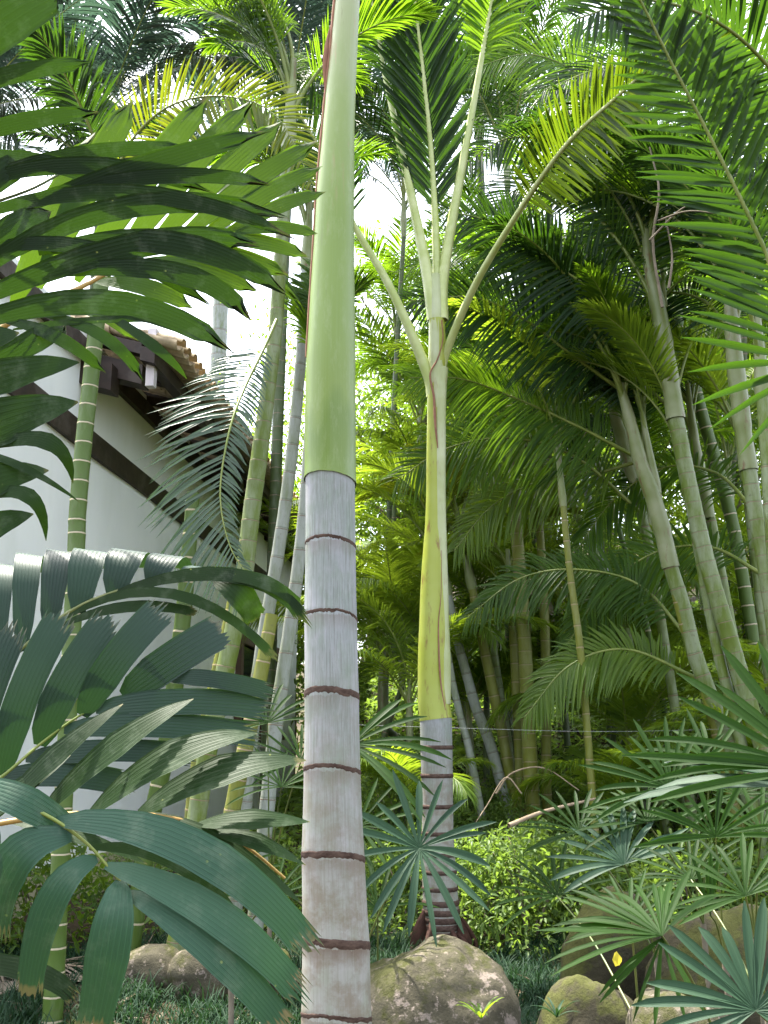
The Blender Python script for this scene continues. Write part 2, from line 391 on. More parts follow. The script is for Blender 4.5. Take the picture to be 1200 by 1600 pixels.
_, z_e = along_at(400, 1165 - 1.24 * (752 - 400), OV)
E0, _ = along_at(262, 548, OV)
W0 = 6.2; W1, _ = along_at(462, 1110, 0.0)
E1, _ = along_at(572, 943, OV)
house = thing('house', 'white rendered house with dark timber beams and tiled eave behind the palms', 'house', H(A((W0 + W1) / 2, 0, 0)))
def hb(name, c, s, mat, parent=house, label=None, bev=0.0):
    g = box(c, s, H); return part(name, g, mat, parent, smooth=False, label=label)
WL, WC = W1 - W0, (W0 + W1) / 2
# wall as a grid so that the plaster undulates slightly
aa = np.linspace(W0, W1, 60); zz = np.linspace(0.36, WT + 0.05, 30)
Aa, Zz = np.meshgrid(aa, zz)
wob = 0.012 * np.sin(Aa * 1.7) * np.cos(Zz * 1.3)
wallg = grid(H(np.stack([Aa, wob, Zz], -1)))
back = box((WC, -0.2, WT / 2 + 0.2), (WL, 0.3, WT - 0.3), H)
endw = box((W1 - 0.12, -2.6, WT / 2), (0.2, 4.6, WT), H)
nearw = box((W0 + 0.12, -2.6, WT / 2), (0.2, 4.6, WT), H)
part('wall', join([wallg, back, endw, nearw]), M['wall'], house, smooth=False)
hb('plinth', (WC, 0.0, 0.18), (WL, 0.06, 0.40), M['plinth'])
_, bz = along_at(270, 790, 0.04)
hb('belt_beam', (WC, 0.0, bz), (WL, 0.09, 0.26), M['timber'])
roof = hb('roof', (WC, -2.6, WT + 2.22), (WL, 0.12, 0.12), M['timber'])       # the ridge piece carries the tiles
SL = (WT - z_e + 0.0) / OV                                 # fall per metre outwards
def rz(o): return z_e + (OV - o) * SL + 0.12               # underside of tiles
def slope_box(name, a0, a1, o0, o1, th, dz, mat, parent):
    V, F, U = box((0, 0, 0), (1, 1, 1))
    al = a0 + (V[:, 0] + 0.5) * (a1 - a0); ou = o0 + (V[:, 1] + 0.5) * (o1 - o0)
    z = rz(ou) + dz + V[:, 2] * th
    return part(name, (H(np.stack([al, ou, z], -1)), F, U), mat, parent, smooth=False)
slope_box('wall_plate', W0, E1 - 0.2, -0.08, 0.10, 0.20, -0.30, M['timber'], roof)
slope_box('fascia_beam', E0, E1, OV - 0.30, OV - 0.14, 0.16, -0.16, M['timber'], roof)
n = int((E1 - E0) / 0.95)
for i in range(n + 1):
    a_ = E0 + 0.05 + i * (E1 - E0 - 0.15) / n
    slope_box('rafter', a_, a_ + 0.13, -0.3, OV - 0.31, 0.13, -0.09, M['timber'], roof)
for i in (0, 5, 10, 15):
    a_ = E0 + 0.12 + i * 0.9
    if a_ < E1: slope_box('bracket_beam', a_, a_ + 0.24, -0.1, OV - 0.31, 0.22, -0.36, M['timber'], roof)
hb('eave_post', (E0 + 0.16, OV - 0.22, rz(OV - .22) - 0.14), (0.10, 0.09, 0.66), M['timber_pale'], roof)
slope_box('bracket_beam', E0 - 0.05, E0 + 0.19, -0.1, 0.34, 0.30, -0.52, M['timber'], roof)
# barrel tiles: channels below (hollow up), covers above (hollow down)
def tile_geo(r0, r1, L, up, th=0.014):
    rows = []
    for s_ in (0, 1):
        rr = r0 + (r1 - r0) * s_
        for t_ in (0,):
            an = np.linspace(0, math.pi, 7)
            rows.append(np.stack([np.full(7, 0.0) + rr * np.cos(an), np.full(7, L * s_), (1 if up else -1) * rr * 0.75 * np.sin(an)], -1))
    o_ = np.array(rows); i_ = o_ * A(0.88, 1, 0.84)
    ring = np.concatenate([o_, i_[:, ::-1]], 1)
    g = grid(ring, closed=True)
    caps = []
    for s_ in (0, 1):
        V = np.stack([o_[s_], i_[s_]], 0); caps.append(grid(V))
    return join([g] + caps)
tw = 0.215; tl = 0.40; cs = math.atan(SL)
ntile = int((E1 - E0) / tw)
def orient(geo):                                           # local (x along, y down-slope/out, z up) to house axes
    V, F, U = geo
    W = V[:, 0:1] * hd + V[:, 1:2] * (hn * math.cos(cs) - A(0, 0, 1) * math.sin(cs)) + V[:, 2:3] * (hn * math.sin(cs) + A(0, 0, 1) * math.cos(cs))
    return W, F, U
ch_me = mesh('tile', orient(tile_geo(0.085, 0.10, tl + 0.06, False)), M['tile'])
cv_me = mesh('tile', orient(tile_geo(0.10, 0.085, tl + 0.06, True)), M['tile'])
horg = A(*list(house['_o']))
rr_ = random.Random(3)
far_tiles = []
for i in range(ntile):
    for j in range(3):
        for kind_, me_ in ((0, ch_me), (1, cv_me)):
            if kind_ == 1 and j > 0: continue
            a_ = E0 + 0.11 + i * tw + (tw / 2 if kind_ else 0)
            o_ = OV + 0.04 - (j + 1) * tl * math.cos(cs) + rr_.uniform(-.015, .015)
            if a_ > E1 + 0.05: continue
            pos = H(A(a_, o_, rz(o_) + (0.11 if kind_ else 0.085))) - horg
            o = bpy.data.objects.new('tile', me_); COL.objects.link(o); o.parent = roof
            o.location = [float(c) for c in pos]; o.rotation_euler = (rr_.uniform(-.02, .02), rr_.uniform(-.02, .02), rr_.uniform(-.02, .02))
for i in range(ntile + 1):
    for j in range(1, 9):
        a_ = E0 + 0.11 + i * tw; o_ = OV + 0.04 - (j + 1) * tl * math.cos(cs)
        for me_g, da, dz in ((tile_geo(0.085, 0.10, tl + 0.06, False), 0, 0.085), (tile_geo(0.10, 0.085, tl + 0.06, True), tw / 2, 0.11)):
            if dz < 0.1 and j < 3: continue
            V, F, U = orient(me_g); far_tiles.append((V + H(A(a_ + da, o_, rz(o_) + dz)), F, U))
part('tile_rows', join(far_tiles), M['tile'], roof, kind='stuff')
slope_box('roof_deck', E0 + .02, E1 - .02, -3.2, -0.1, 0.02, 0.19, M['timber'], roof)
# the dark opening at the far end of the wall
a0, z0 = along_at(375, 1000, 0.05); a1, _ = along_at(438, 1050, 0.05); 
zt = EYE + (1165 - 1000) / (752 - 375) * latw
win = hb('window', ((a0 + a1) / 2, 0.02, zt - 0.75), (a1 - a0, 0.05, 1.5), M['glass'])
hb('frame', ((a0 + a1) / 2, 0.055, zt + 0.04), (a1 - a0 + .3, 0.12, 0.2), M['frame_wood'], win)
hb('frame', (a1 + 0.02, 0.055, zt - 0.82), (0.16, 0.118, 1.5), M['frame_wood'], win)
hb('frame', (a0 - 0.02, 0.055, zt - 0.82), (0.16, 0.118, 1.5), M['frame_wood'], win)
hb('sill', ((a0 + a1) / 2, 0.06, zt - 1.62), (a1 - a0 + .4, 0.15, 0.09), M['frame_wood'], win)
hb('glazing_bar', ((a0 + a1) / 2, 0.053, zt - 0.8), (0.07, 0.05, 1.5), M['frame_wood'], win)

# ------------------------------------------------------------------ leaf builders
def leaflet_array(p, d, n_, L, w, droop, ns=4, fold=0.25, curl=None, prof=None):
    """p,d,n_ [k,3]; L,w,droop [k] -> V[k,ns+1,3,3]"""
    k = len(p); s = np.linspace(0, 1, ns + 1)
    if prof is None: pr = np.interp(s, [0, 0.12, 0.45, 0.8, 1], [0.45, 0.9, 1.0, 0.62, 0.03])
    else: pr = prof(s)
    c = p[:, None] + d[:, None] * (L[:, None, None] * s[None, :, None])
    sag = droop[:, None] * L[:, None] * s[None] ** 2
    c[..., 2] -= sag
    # shorten strongly drooping leaves so that their length stays right
    c[..., :2] -= (d[:, None, :2] * (np.clip(sag, 0, None) * 0.35)[..., None])
    Tt = nrm(np.gradient(c, axis=1))
    wd = nrm(np.cross(Tt, n_[:, None]))
    nn = nrm(np.cross(wd, Tt))
    hw = (w[:, None] * pr[None] / 2)[..., None]
    V = np.stack([c - wd * hw + nn * hw * fold * 2, c, c + wd * hw + nn * hw * fold * 2], 2)
    return V
def leaf_geos(V):
    return [grid(v) for v in V]
def leaf_join(V):
    k, a_, b, _ = V.shape
    g0 = grid(V[0]); F = (g0[1][None] + (np.arange(k) * a_ * b)[:, None, None]).reshape(-1, 4)
    return V.reshape(-1, 3), F, np.tile(g0[2], (k, 1))

def frond(root, pts, mat, rmat, nl=48, L=0.45, w=0.03, ang=(62, 22), up=A(0, 0, 1), face=0.0, v=20, droop=0.25,
          t0=0.18, r0=0.014, r1=0.002, single=False, rng=None, lprof=(0.55, 1.0, 0.9, 0.35), sscale=(1.0, 1.0), lift=(1.0, 1.0), gap=0.02, clump=0.0, ns=4, label=None):
    """feather leaf: stalk mesh with its leaflets; pts are world points base -> tip"""
    rng = rng or RNG
    path, Ltot = resample(catmull(pts, 60), 41)
    T = tang(path)
    tt = np.linspace(0, 1, 41)
    rad = r0 + (r1 - r0) * tt ** 0.8
    st = part('frond', tube(path, rad, 6), rmat, root, label=label)
    m = nl
    ts = t0 + (1 - t0) * (np.arange(m) + 0.5) / m
    ts = np.concatenate([ts, ts + 0.4 * (1 - t0) / m]); side = np.r_[np.ones(m), -np.ones(m)]
    ts = np.clip(ts + rng.normal(0, 0.25 * (1 - t0) / m, 2 * m), t0, 0.998)
    f = (ts - t0) / (1 - t0)
    p = np.stack([np.interp(ts, tt, path[:, k]) for k in range(3)], 1)
    Tn = nrm(np.stack([np.interp(ts, tt, T[:, k]) for k in range(3)], 1))
    U = np.broadcast_to(nrm(up), p.shape)
    if face: U = nrm(U * (1 - face) + nrm(CAM - p) * face)
    N = nrm(U - Tn * np.sum(U * Tn, 1, keepdims=True))
    S = np.cross(Tn, N)
    an = np.radians(ang[0] + (ang[1] - ang[0]) * f + rng.normal(0, 3.0, 2 * m))
    va = np.radians(v + rng.normal(0, 5.0 + 14 * clump, 2 * m))
    lat = S * side[:, None] * np.cos(va)[:, None] + N * np.sin(va)[:, None]
    d = nrm(Tn * np.cos(an)[:, None] + lat * np.sin(an)[:, None])
    Ln = L * np.interp(f, [0, 0.25, 0.6, 1.0], lprof) * rng.uniform(0.9, 1.06, 2 * m) * np.where(side > 0, sscale[0], sscale[1])
    wn_ = w * np.interp(f, [0, 0.3, 0.8, 1.0], [0.7, 1, 0.85, 0.45]) * rng.uniform(0.85, 1.1, 2 * m)
    dr = droop * rng.uniform(0.6, 1.5, 2 * m) * np.where(side > 0, lift[0], lift[1])
    V = leaflet_array(p, d, N, Ln, wn_, dr, ns=ns)
    if single:
        for g in leaf_geos(V): part('leaflet', g, mat, st)
    else:
        o = part('leaflets', leaf_join(V), mat, st, kind='stuff')
    return st

def arch(p0, az, e0, e1, L, n=9, k=1.4, side=0.0):
    """points of an arching leaf stalk; az from +Y to +X in degrees"""
    pts = [np.array(p0, float)]
    for i in range(n):
        t = (i + 0.5) / n; el = math.radians(e0 + (e1 - e0) * t ** k); a_ = math.radians(az + side * t)
        pts.append(pts[-1] + (L / n) * A(math.sin(a_) * math.cos(el), math.cos(a_) * math.cos(el), math.sin(el)))
    return pts

def stem_geo(path, rad, spacing, m=12, bulge=0.045, v0=0.0):
    """ringed stem: densely sampled tube, swollen at every node"""
    d = np.r_[0, np.cumsum(np.linalg.norm(np.diff(path, axis=0), axis=1))]; Lt = d[-1]
    sp = spacing(d / Lt) if callable(spacing) else np.full(len(d), spacing)
    node = np.r_[0, np.cumsum(np.diff(d) / ((sp[1:] + sp[:-1]) / 2))] + v0
    ks = np.arange(math.ceil(node[0]), node[-1])
    nd = np.unique(np.concatenate([[node[0]], ks - 0.06, ks, ks + 0.06, ks + 0.14, ks + 0.5, [node[-1]]]))
    nd = nd[(nd >= node[0]) & (nd <= node[-1])]
    dd = np.interp(nd, node, d)
    pp = np.stack([np.interp(dd, d, path[:, k]) for k in range(3)], 1)
    rr = np.interp(dd, d, rad)
    fr = np.abs(nd - np.round(nd)); rr = rr * (1 + bulge * np.clip(1 - fr / 0.12, 0, 1))
    V, F, U = tube(pp, rr, m)
    uv = np.stack([np.tile(np.linspace(0, 1, m), len(pp)), np.repeat(nd, m)], 1)
    return V, F, uv

# broad pleated leaflets of the near palms
def broad(root_, a_, m_, b, w, face=0.6, nrib=6, ns=10, pleat=0.10, jag=0.10, curl=0.0, twist=0.0, taper=0.42, seed=0, point=False, sdir=None):
    """strip from a_ over m_ to b (world points), w metres wide; jagged tip"""
    r = np.random.default_rng(seed + int(abs(b[0]) * 997) % 1000)
    t = np.linspace(0, 1, ns + 1)[:, None]
    c = 2 * m_ - (a_ + b) / 2
    cen = a_ * (1 - t) ** 2 + 2 * c * t * (1 - t) + b * t ** 2
    T = tang(cen)
    up = nrm(A(0, 0, 1) * (1 - face) + nrm(CAM - cen) * face)
    n0 = nrm(up - T * np.sum(up * T, 1, keepdims=True))
    S = np.cross(T, n0)
    if sdir is not None:
        sv = np.broadcast_to(A(*sdir), T.shape); S = nrm(sv - T * np.sum(sv * T, 1, keepdims=True)); n0 = np.cross(S, T)
    tw_ = np.radians(twist) * t
    S2 = S * np.cos(tw_) + n0 * np.sin(tw_); n2 = np.cross(S2, T)
    if point: pr = np.interp(t[:, 0], [0, 0.15, 0.5, 0.85, 1], [0.25, 0.7, 1.0, 0.5, 0.04])
    else: pr = np.interp(t[:, 0], [0, 0.1, 0.35, 0.6, 0.9, 1], [0.22, 0.55, 0.92, 1.0, 0.80, taper + .2])
    if taper > .84 and not point: pr = np.interp(t[:, 0], [0, 0.08, 0.3, 1], [0.35, 0.7, 0.96, 1.0])
    m = nrib * 2 + 1
    j = np.linspace(-1, 1, m)
    tipoff = np.zeros(m) if point else (r.uniform(-1, 1, m) * jag + np.where(np.arange(m) % 2 == 0, jag * 0.7, -jag * 0.5) - 0.10 * j ** 2)
    Pt = np.empty((ns + 1, m, 3))
    Ls = np.linalg.norm(np.diff(cen, axis=0), axis=1).sum()
    for i in range(ns + 1):
        hw = w / 2 * pr[i]
        z = pleat * hw / nrib * 2.2 * np.where(np.arange(m) % 2 == 0, 1, -1) - curl * hw * j ** 2
        Pt[i] = cen[i] + S2[i] * (j * hw)[:, None] + n2[i] * z[:, None]
        if t[i, 0] > 0.85: Pt[i] += T[i] * (tipoff * Ls * 0.55 * (t[i, 0] - 0.85) / 0.15)[:, None]
    return grid(Pt)

# ------------------------------------------------------------------ near palm (the big ringed trunk)
ND = 3.0
prof = [(1640, 525.5, 112), (1590, 525.5, 109), (1475, 525, 105), (1340, 520.5, 98), (1205, 519, 88), (1088, 518.5, 84.5), (966, 516.5, 82),
        (853, 516.5, 78), (748, 516, 77), (640, 516, 76), (560, 517, 74), (480, 519, 68.5), (400, 521, 62.5), (300, 524, 57), (200, 528.5, 49), (100, 535, 43.5), (0, 542, 39), (-120, 549, 34), (-260, 556, 28)]
cen = [P(x, y, ND) for y, x, w_ in prof]; rad = [pxw(w_ / 2, c) for (y, x, w_), c in zip(prof, cen)]
foot = cen[0] + (cen[0] - cen[2]) / (cen[0][2] - cen[2][2]) * (-(cen[0][2]) + gz(cen[0][0], ND) - 0.05)
cen = [foot] + cen; rad = [rad[0] * 1.35] + rad
cen = np.array(cen); rad = np.array(rad)
zs = cen[:, 2]
def near_at(z):
    return A(np.interp(z, zs, cen[:, 0]), np.interp(z, zs, cen[:, 1]), z), float(np.interp(z, zs, rad))
near = thing('palm_tree', 'tall near palm with thick pale grey ringed trunk and smooth green crownshaft, before everything else', 'palm tree', foot)
ring_y = [(853, 2.5, 0.9), (966, 2, 0.9), (1088, 7, 1), (1205, 3.5, 1), (1340, 6, 1), (1475, 8.5, 1), (1588, 3, 1)]
z_join = P(516, 748, ND)[2]
zr_rel = [(float(P(517, y, ND)[2] - foot[2]), th / FPX * 3.05) for y, th, q in ring_y]
def trunkmat():
    k = NT('pale ringed palm bark'); o = k.n('TexCoord').outputs['Object']; uv = k.n('UVMap').outputs[0]
    sep = k.n('SeparateXYZ'); k.l(o, sep.inputs[0])
    big = k.noise(k.scalevec(o, (9, 9, 5)), 1.0, 4.0, 0.6)
    col = k.mix(k.ramp(big, [(0.36, 0.0), (0.62, 1.0)]), (0.19, 0.215, 0.205), (0.275, 0.278, 0.30))
    g2 = k.ramp(k.noise(k.scalevec(o, (14, 14, 7)), 1.0, 5.0, 0.65), [(0.46, 0.0), (0.62, 1.0)])
    col = k.mix(k.math('MULTIPLY', g2, 0.55), col, (0.16, 0.205, 0.155))
    fib = k.noise(k.scalevec(uv, (110, 5, 1)), 1.0, 6.0, 0.75)
    col = k.mix(k.math('MULTIPLY', k.ramp(fib, [(0.40, 1.0), (0.52, 0.0)]), 0.65), col, (0.12, 0.13, 0.11))
    fr2 = k.ramp(k.noise(k.scalevec(uv, (70, 14, 1)), 1.0, 6.0, 0.8), [(0.52, 0.0), (0.64, 1.0)])
    col = k.mix(k.math('MULTIPLY', fr2, 0.45), col, (0.32, 0.32, 0.34))
    low = k.ramp(k.math('MULTIPLY_ADD', sep.outputs[2], -1.0, 2.0), [(0.15, 0.0), (0.9, 1.0)])   # weathering of the old wood towards the foot
    col = k.mix(k.math('MULTIPLY', low, 0.45), col, (0.25, 0.235, 0.18))
    st = k.math('MULTIPLY', low, k.ramp(k.noise(k.scalevec(o, (11, 11, 14)), 1.0, 6.0, 0.7), [(0.44, 0.0), (0.60, 1.0)]))
    col = k.mix(k.math('MULTIPLY', st, 0.6), col, (0.14, 0.105, 0.07))
    for zc_, th_ in zr_rel:
        dd_ = k.math('SUBTRACT', zc_, k.math('ADD', sep.outputs[2], k.math('MULTIPLY', k.math('SUBTRACT', k.noise(k.scalevec(o, (22, 22, 8)), 1.0, 5.0, 0.7), 0.5), 0.05)))
        mr_ = k.n('MapRange'); k.l(dd_, mr_.inputs[0]); mr_.inputs[1].default_value = 0.0; mr_.inputs[2].default_value = 0.045; mr_.inputs[3].default_value = 1.0; mr_.inputs[4].default_value = 0.0
        gt_ = k.math('GREATER_THAN', dd_, -0.004)
        col = k.mix(k.math('MULTIPLY', k.math('MULTIPLY', mr_.outputs[0], gt_), 0.75 if th_ > .014 else .35), col, (0.115, 0.080, 0.060))
    return k.done(col, 0.75, 0.2, k.bump(k.math('ADD', fib, big), 0.35, 0.003))
M['near_bark'] = trunkmat()
zr_rel = []
M['far_bark'] = trunkmat()
def scarmat():
    k = NT('leaf scar band'); o = k.n('TexCoord').outputs['Object']
    n1 = k.noise(k.scalevec(o, (30, 30, 60)), 1.0, 5.0, 0.7)
    col = k.mix(k.ramp(n1, [(0.35, 0.0), (0.62, 1.0)]), (0.030, 0.016, 0.012), (0.080, 0.052, 0.040))
    return k.done(col, 0.8, 0.2, k.bump(n1, 0.5, 0.003))
M['scar'] = scarmat()
# internodes and scars
def lathe(zfun_list, m=64, v0=0.0):
    """rings: list of (z_mean, radius factor, arch, tilt)"""
    an = np.linspace(0, 2 * math.pi, m + 1)
    rows = []
    for row_ in zfun_list:
        z, rf, arc, tilt, wob = row_[:5]; rag = row_[5] if len(row_) > 5 else 0
        c, r = near_at(z)
        dz = arc * (-np.sin(an)) * r + tilt * np.cos(an) * r + wob * np.sin(an * 3 + z * 9) * 0.12 * r
        if rag: dz = dz + rag * np.array([mnoise.noise(Vector((math.cos(q) * 5, math.sin(q) * 5, z * 7))) + .8 * mnoise.noise(Vector((math.cos(q) * 17, math.sin(q) * 17, z * 7))) for q in an])
        rows.append(np.stack([c[0] + rf * r * np.cos(an), c[1] + rf * r * np.sin(an), z + dz], -1))
    Pt = np.array(rows)
    uvv = np.stack([np.broadcast_to(an / 6.2832, Pt.shape[:2]), Pt[..., 2]], -1)
    return grid(Pt, uv=uvv)
zr = []
for (y, th, k_) in ring_y:
    zc = P(517, y, ND)[2]; zr.append((zc, th / FPX * 3.05))
zr = sorted(zr)
arcs = {}
bounds = [(foot[2] - 0.02, 0)] + zr + [(z_join, 0)]
rows = []
ARC = 0.20
for i in range(len(bounds) - 1):
    za = bounds[i][0] + bounds[i][1] / 2; zb = bounds[i + 1][0] - bounds[i + 1][1] / 2
    a0_ = 0 if i == 0 else ARC
    seg = [(za, 1.012), (za + 0.012, 1.006), (za + 0.05, 1.0)] + [(za + (zb - za) * t, 0.998) for t in (0.35, 0.55, 0.75)] + [(zb - 0.05, 1.0), (zb - 0.015, 1.004), (zb, 1.012)]
    rows += [(z, rf, ARC if i else ARC * (z > 0.4), -0.06, 0.15) for z, rf in seg]
    if i + 1 < len(bounds) - 1:
        rows.append((bounds[i + 1][0], 1.0, ARC, -0.06, 0.15))
rows.sort(key=lambda q_: q_[0])
part('trunk', lathe(rows), M['near_bark'], near)
rw = np.random.default_rng(5)
for zc, th in zr:
    g = [(zc - th / 2 - 0.004, 1.008, ARC, -0.06, 0.22), (zc - th / 2, 1.024, ARC, -0.06, 0.22), (zc - th * 0.15, 1.030, ARC, -0.06, 0.15), (zc + th * 0.2, 1.024, ARC, -0.06, 0.15), (zc + th / 2, 1.034, ARC, -0.06, 0.12), (zc + th / 2 + 0.003, 1.006, ARC, -0.06, 0.12)]
    g = [q_ + ((0.0045,) if i_ < 2 else (0.0022,) if i_ > 3 else (0,)) for i_, q_ in enumerate(g)]
    part('leaf_scar', lathe(g, 110), M['scar'], near)
def csmat():
    k = NT('smooth green crownshaft'); o = k.n('TexCoord').outputs['Object']; uv = k.n('UVMap').outputs[0]
    sep = k.n('SeparateXYZ'); k.l(o, sep.inputs[0]); z = sep.outputs[2]
    n1 = k.noise(k.scalevec(o, (5, 5, 1.6)), 1.0, 3.0)
    h = k.n('MapRange'); k.l(z, h.inputs[0]); h.inputs[1].default_value = 2.3; h.inputs[2].default_value = 4.2
    hh = k.math('ADD', h.outputs[0], k.math('MULTIPLY', k.math('SUBTRACT', n1, 0.5), 0.35))
    col = k.ramp(hh, [(0.0, (0.12, 0.18, 0.024)), (0.12, (0.10, 0.158, 0.022)), (0.16, (0.14, 0.20, 0.035)), (0.5, (0.13, 0.195, 0.030)), (0.75, (0.18, 0.24, 0.07)), (1.0, (0.31, 0.32, 0.21))])
    wx = k.ramp(k.math('ADD', sep.outputs[0], k.math('MULTIPLY', k.math('SUBTRACT', n1, 0.5), 0.12)), [(0.0, 0.0), (0.07, 1.0)])
    col = k.mix(k.math('MULTIPLY', wx, 0.42), col, (0.27, 0.325, 0.28))                      # wax bloom on one flank, with its highlight painted in
    fib = k.noise(k.scalevec(uv, (120, 2.0, 1)), 1.0, 4.0, 0.6)
    col = k.mix(k.math('MULTIPLY', k.ramp(fib, [(0.4, 1.0), (0.6, 0.0)]), 0.18), col, (0.16, 0.23, 0.07))
    lip = k.ramp(k.noise(k.scalevec(o, (26, 26, 3)), 1.0, 5.0, 0.7), [(0.60, 0.0), (0.72, 1.0)])
    up_ = k.ramp(h.outputs[0], [(0.35, 0.0), (0.8, 1.0)])
    col = k.mix(k.math('MULTIPLY', k.math('MULTIPLY', lip, up_), 0.7), col, (0.30, 0.17, 0.11))
    mo = k.ramp(k.noise(k.scalevec(o, (34, 34, 9)), 1.0, 6.0, 0.75), [(0.50, 0.0), (0.70, 1.0)])
    col = k.mix(k.math('MULTIPLY', mo, 0.22), col, (0.30, 0.34, 0.20))
    sc_ = k.ramp(k.noise(k.scalevec(o, (60, 60, 4)), 1.0, 4.0, 0.7), [(0.64, 0.0), (0.70, 1.0)])
    col = k.mix(k.math('MULTIPLY', sc_, 0.35), col, (0.10, 0.085, 0.04))
    return k.done(col, 0.40, 0.4, k.bump(k.math('ADD', fib, mo), 0.14, 0.002))
M['near_shaft'] = csmat()
zk = P(516, 640, ND)[2]
z_top = zs[-1]
zz_ = np.concatenate([[z_join - 0.012, z_join - 0.004, z_join + 0.012], np.linspace(z_join + 0.05, z_top, 110)])
zm = P(516, 640, ND)[2]
rows = []
for z in zz_:
    rf = 1.035 + 0.010 * float(sstep(zm - z, -0.01, 0.01)) + (0.02 if z < z_join + 0.01 else 0)
    rows.append((z, rf, ARC * max(0, 1 - (z - z_join) / 0.3), -0.10 * max(0, 1 - (z - z_join) / 0.5), 0.1, 0.003 * (z < z_join + 0.02)))
part('crownshaft', lathe(rows), M['near_shaft'], near)
# brown overlapping sheath edge that climbs the left flank
ez = np.linspace(P(0, 560, ND)[2], z_top - 0.1, 40)
epts = []
for i, z in enumerate(ez):
    c, r = near_at(z); ang_ = math.radians(188 + 22 * (i / 39.0) ** 2 * 2.2 + 2.0 * math.sin(i * 0.9))
    epts.append(c + A(math.cos(ang_), math.sin(ang_), 0) * r * 1.045)
epts = np.array(epts); er = 0.0035 + 0.0035 * np.abs(np.sin(np.arange(40) * 1.3)) * np.linspace(0.3, 1.3, 40)
k = NT('brown papery sheath edge'); M['edge'] = k.done(k.mix(k.noise(k.n('TexCoord').outputs['Object'], 30.0), (0.13, 0.055, 0.04), (0.30, 0.16, 0.10)), 0.8, 0.2)
part('sheath_edge', tube(epts, er, 6), M['edge'], near)
cs_, rs_ = near_at(P(540, 90, ND)[2])
fl = []
for i, t in enumerate(np.linspace(0, 1, 9)):
    c, r = near_at(cs_[2] - 0.14 + 0.26 * t); wv = 0.012 * math.sin(t * math.pi) + 0.002
    b0 = c + A(-r * 1.02, -r * 0.35, 0); fl.append([b0, b0 + A(-wv * 0.6, -wv * 0.7, 0.003), b0 + A(-wv * 1.3, -wv * 0.3, 0)])
part('torn_sheath', grid(np.array(fl)), M['edge'], near)
topc = near_at(z_top)[0]
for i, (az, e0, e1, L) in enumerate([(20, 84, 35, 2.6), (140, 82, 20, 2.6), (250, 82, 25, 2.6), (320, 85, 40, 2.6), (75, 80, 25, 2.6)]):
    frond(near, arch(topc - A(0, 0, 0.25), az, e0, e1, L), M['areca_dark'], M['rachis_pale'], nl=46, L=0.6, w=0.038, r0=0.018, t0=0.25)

# ------------------------------------------------------------------ central palm
CD = 8.0
cprof = [(1475, 691, 60), (1440, 690, 58), (1380, 687, 54), (1300, 684, 49), (1220, 683, 49), (1170, 682, 50), (1122, 681, 50)]
cc = [P(x, y, CD) for y, x, w_ in cprof]; cr = [pxw(w_ / 2, c) for (y, x, w_), c in zip(cprof, cc)]
cfoot = cc[0].copy(); cfoot[2] = gz(cfoot[0], CD) - 0.05
centre = thing('palm_tree', 'pale-trunked palm with swollen yellow-green crownshaft and splayed stalks, just right of the tall near trunk', 'palm tree', cfoot)
cc = np.array([cfoot] + cc[1:]); cr = np.array(cr)
# trunk by explicit node heights (pixel rows of the scars)
nodes = [1122, 1168, 1212, 1260, 1302, 1335, 1362, 1388, 1410, 1424, 1436, 1447, 1458, 1468]
cz = cc[:, 2]
def c_at(z): return A(np.interp(z, cz, cc[:, 0]), CD, z), float(np.interp(z, cz, cr))
tg = []
zz_ = np.unique(np.concatenate([np.linspace(cfoot[2], cz[-1], 60)]))
pth = np.array([c_at(z)[0] for z in zz_]); rdd = np.array([c_at(z)[1] for z in zz_])
part('trunk', (lambda g: (g[0], g[1], np.stack([g[2][:, 0], g[0][:, 2]], 1)))(tube(pth, rdd, 20)), M['far_bark'], centre)
for y in nodes[1:]:
    c, r = c_at(P(685, y, CD)[2]); th = 0.016 if y < 1400 else 0.022
    p_ = np.array([c - A(0, 0, th), c - A(0, 0, th * .6), c + A(0, 0, th * .6), c + A(0, 0, th)])
    part('leaf_scar', tube(p_, [r * 1.0, r * 1.05, r * 1.06, r * 1.0], 20), M['scar'], centre)
sprof = [(1124, 681, 51), (1095, 678, 49), (1040, 677, 48), (980, 678, 44), (920, 678, 39), (850, 679, 31), (780, 680, 28), (700, 680, 27), (620, 681, 26), (575, 682, 27), (545, 684, 26), (500, 682, 25)]
sc = [P(x, y, CD) for y, x, w_ in sprof]; sr = [pxw(w_ / 2, c) for (y, x, w_), c in zip(sprof, sc)]
part('crownshaft', tube(resample(catmull(sc, 60), 60)[0], np.interp(np.linspace(0, 1, 60), np.linspace(0, 1, len(sr)), sr), 20), M['sheath_yellow'], centre)
# overlapping outer sheath on the right flank and its brown torn seam
s2 = [P(x, y, CD - 0.02) for x, y in [(689, 1100), (690, 1040), (688, 980), (687, 900), (686, 820), (686, 720), (687, 620), (690, 575)]]
s3_ = [P(x, y, CD - 0.005) for x, y in [(681, 640), (682, 600), (682, 560), (682, 520), (681, 470), (680, 430)]]
part('inner_sheath', tube(resample(catmull(s3_, 30), 30)[0], np.interp(np.linspace(0, 1, 30), [0, .2, .6, 1], [0.068, 0.072, 0.066, 0.05]), 14), M['sheath_pale'], centre)
part('outer_sheath', tube(resample(catmull(s2, 40), 40)[0], np.interp(np.linspace(0, 1, 40), [0, .3, .6, 1], [0.078, 0.07, 0.056, 0.056]), 14), M['sheath_pale'], centre)
seam = [P(x, y, CD - 0.13 + 0.0001 * (1100 - y)) for x, y in [(696, 1110), (688, 1060), (685, 980), (689, 930), (690, 860)]]
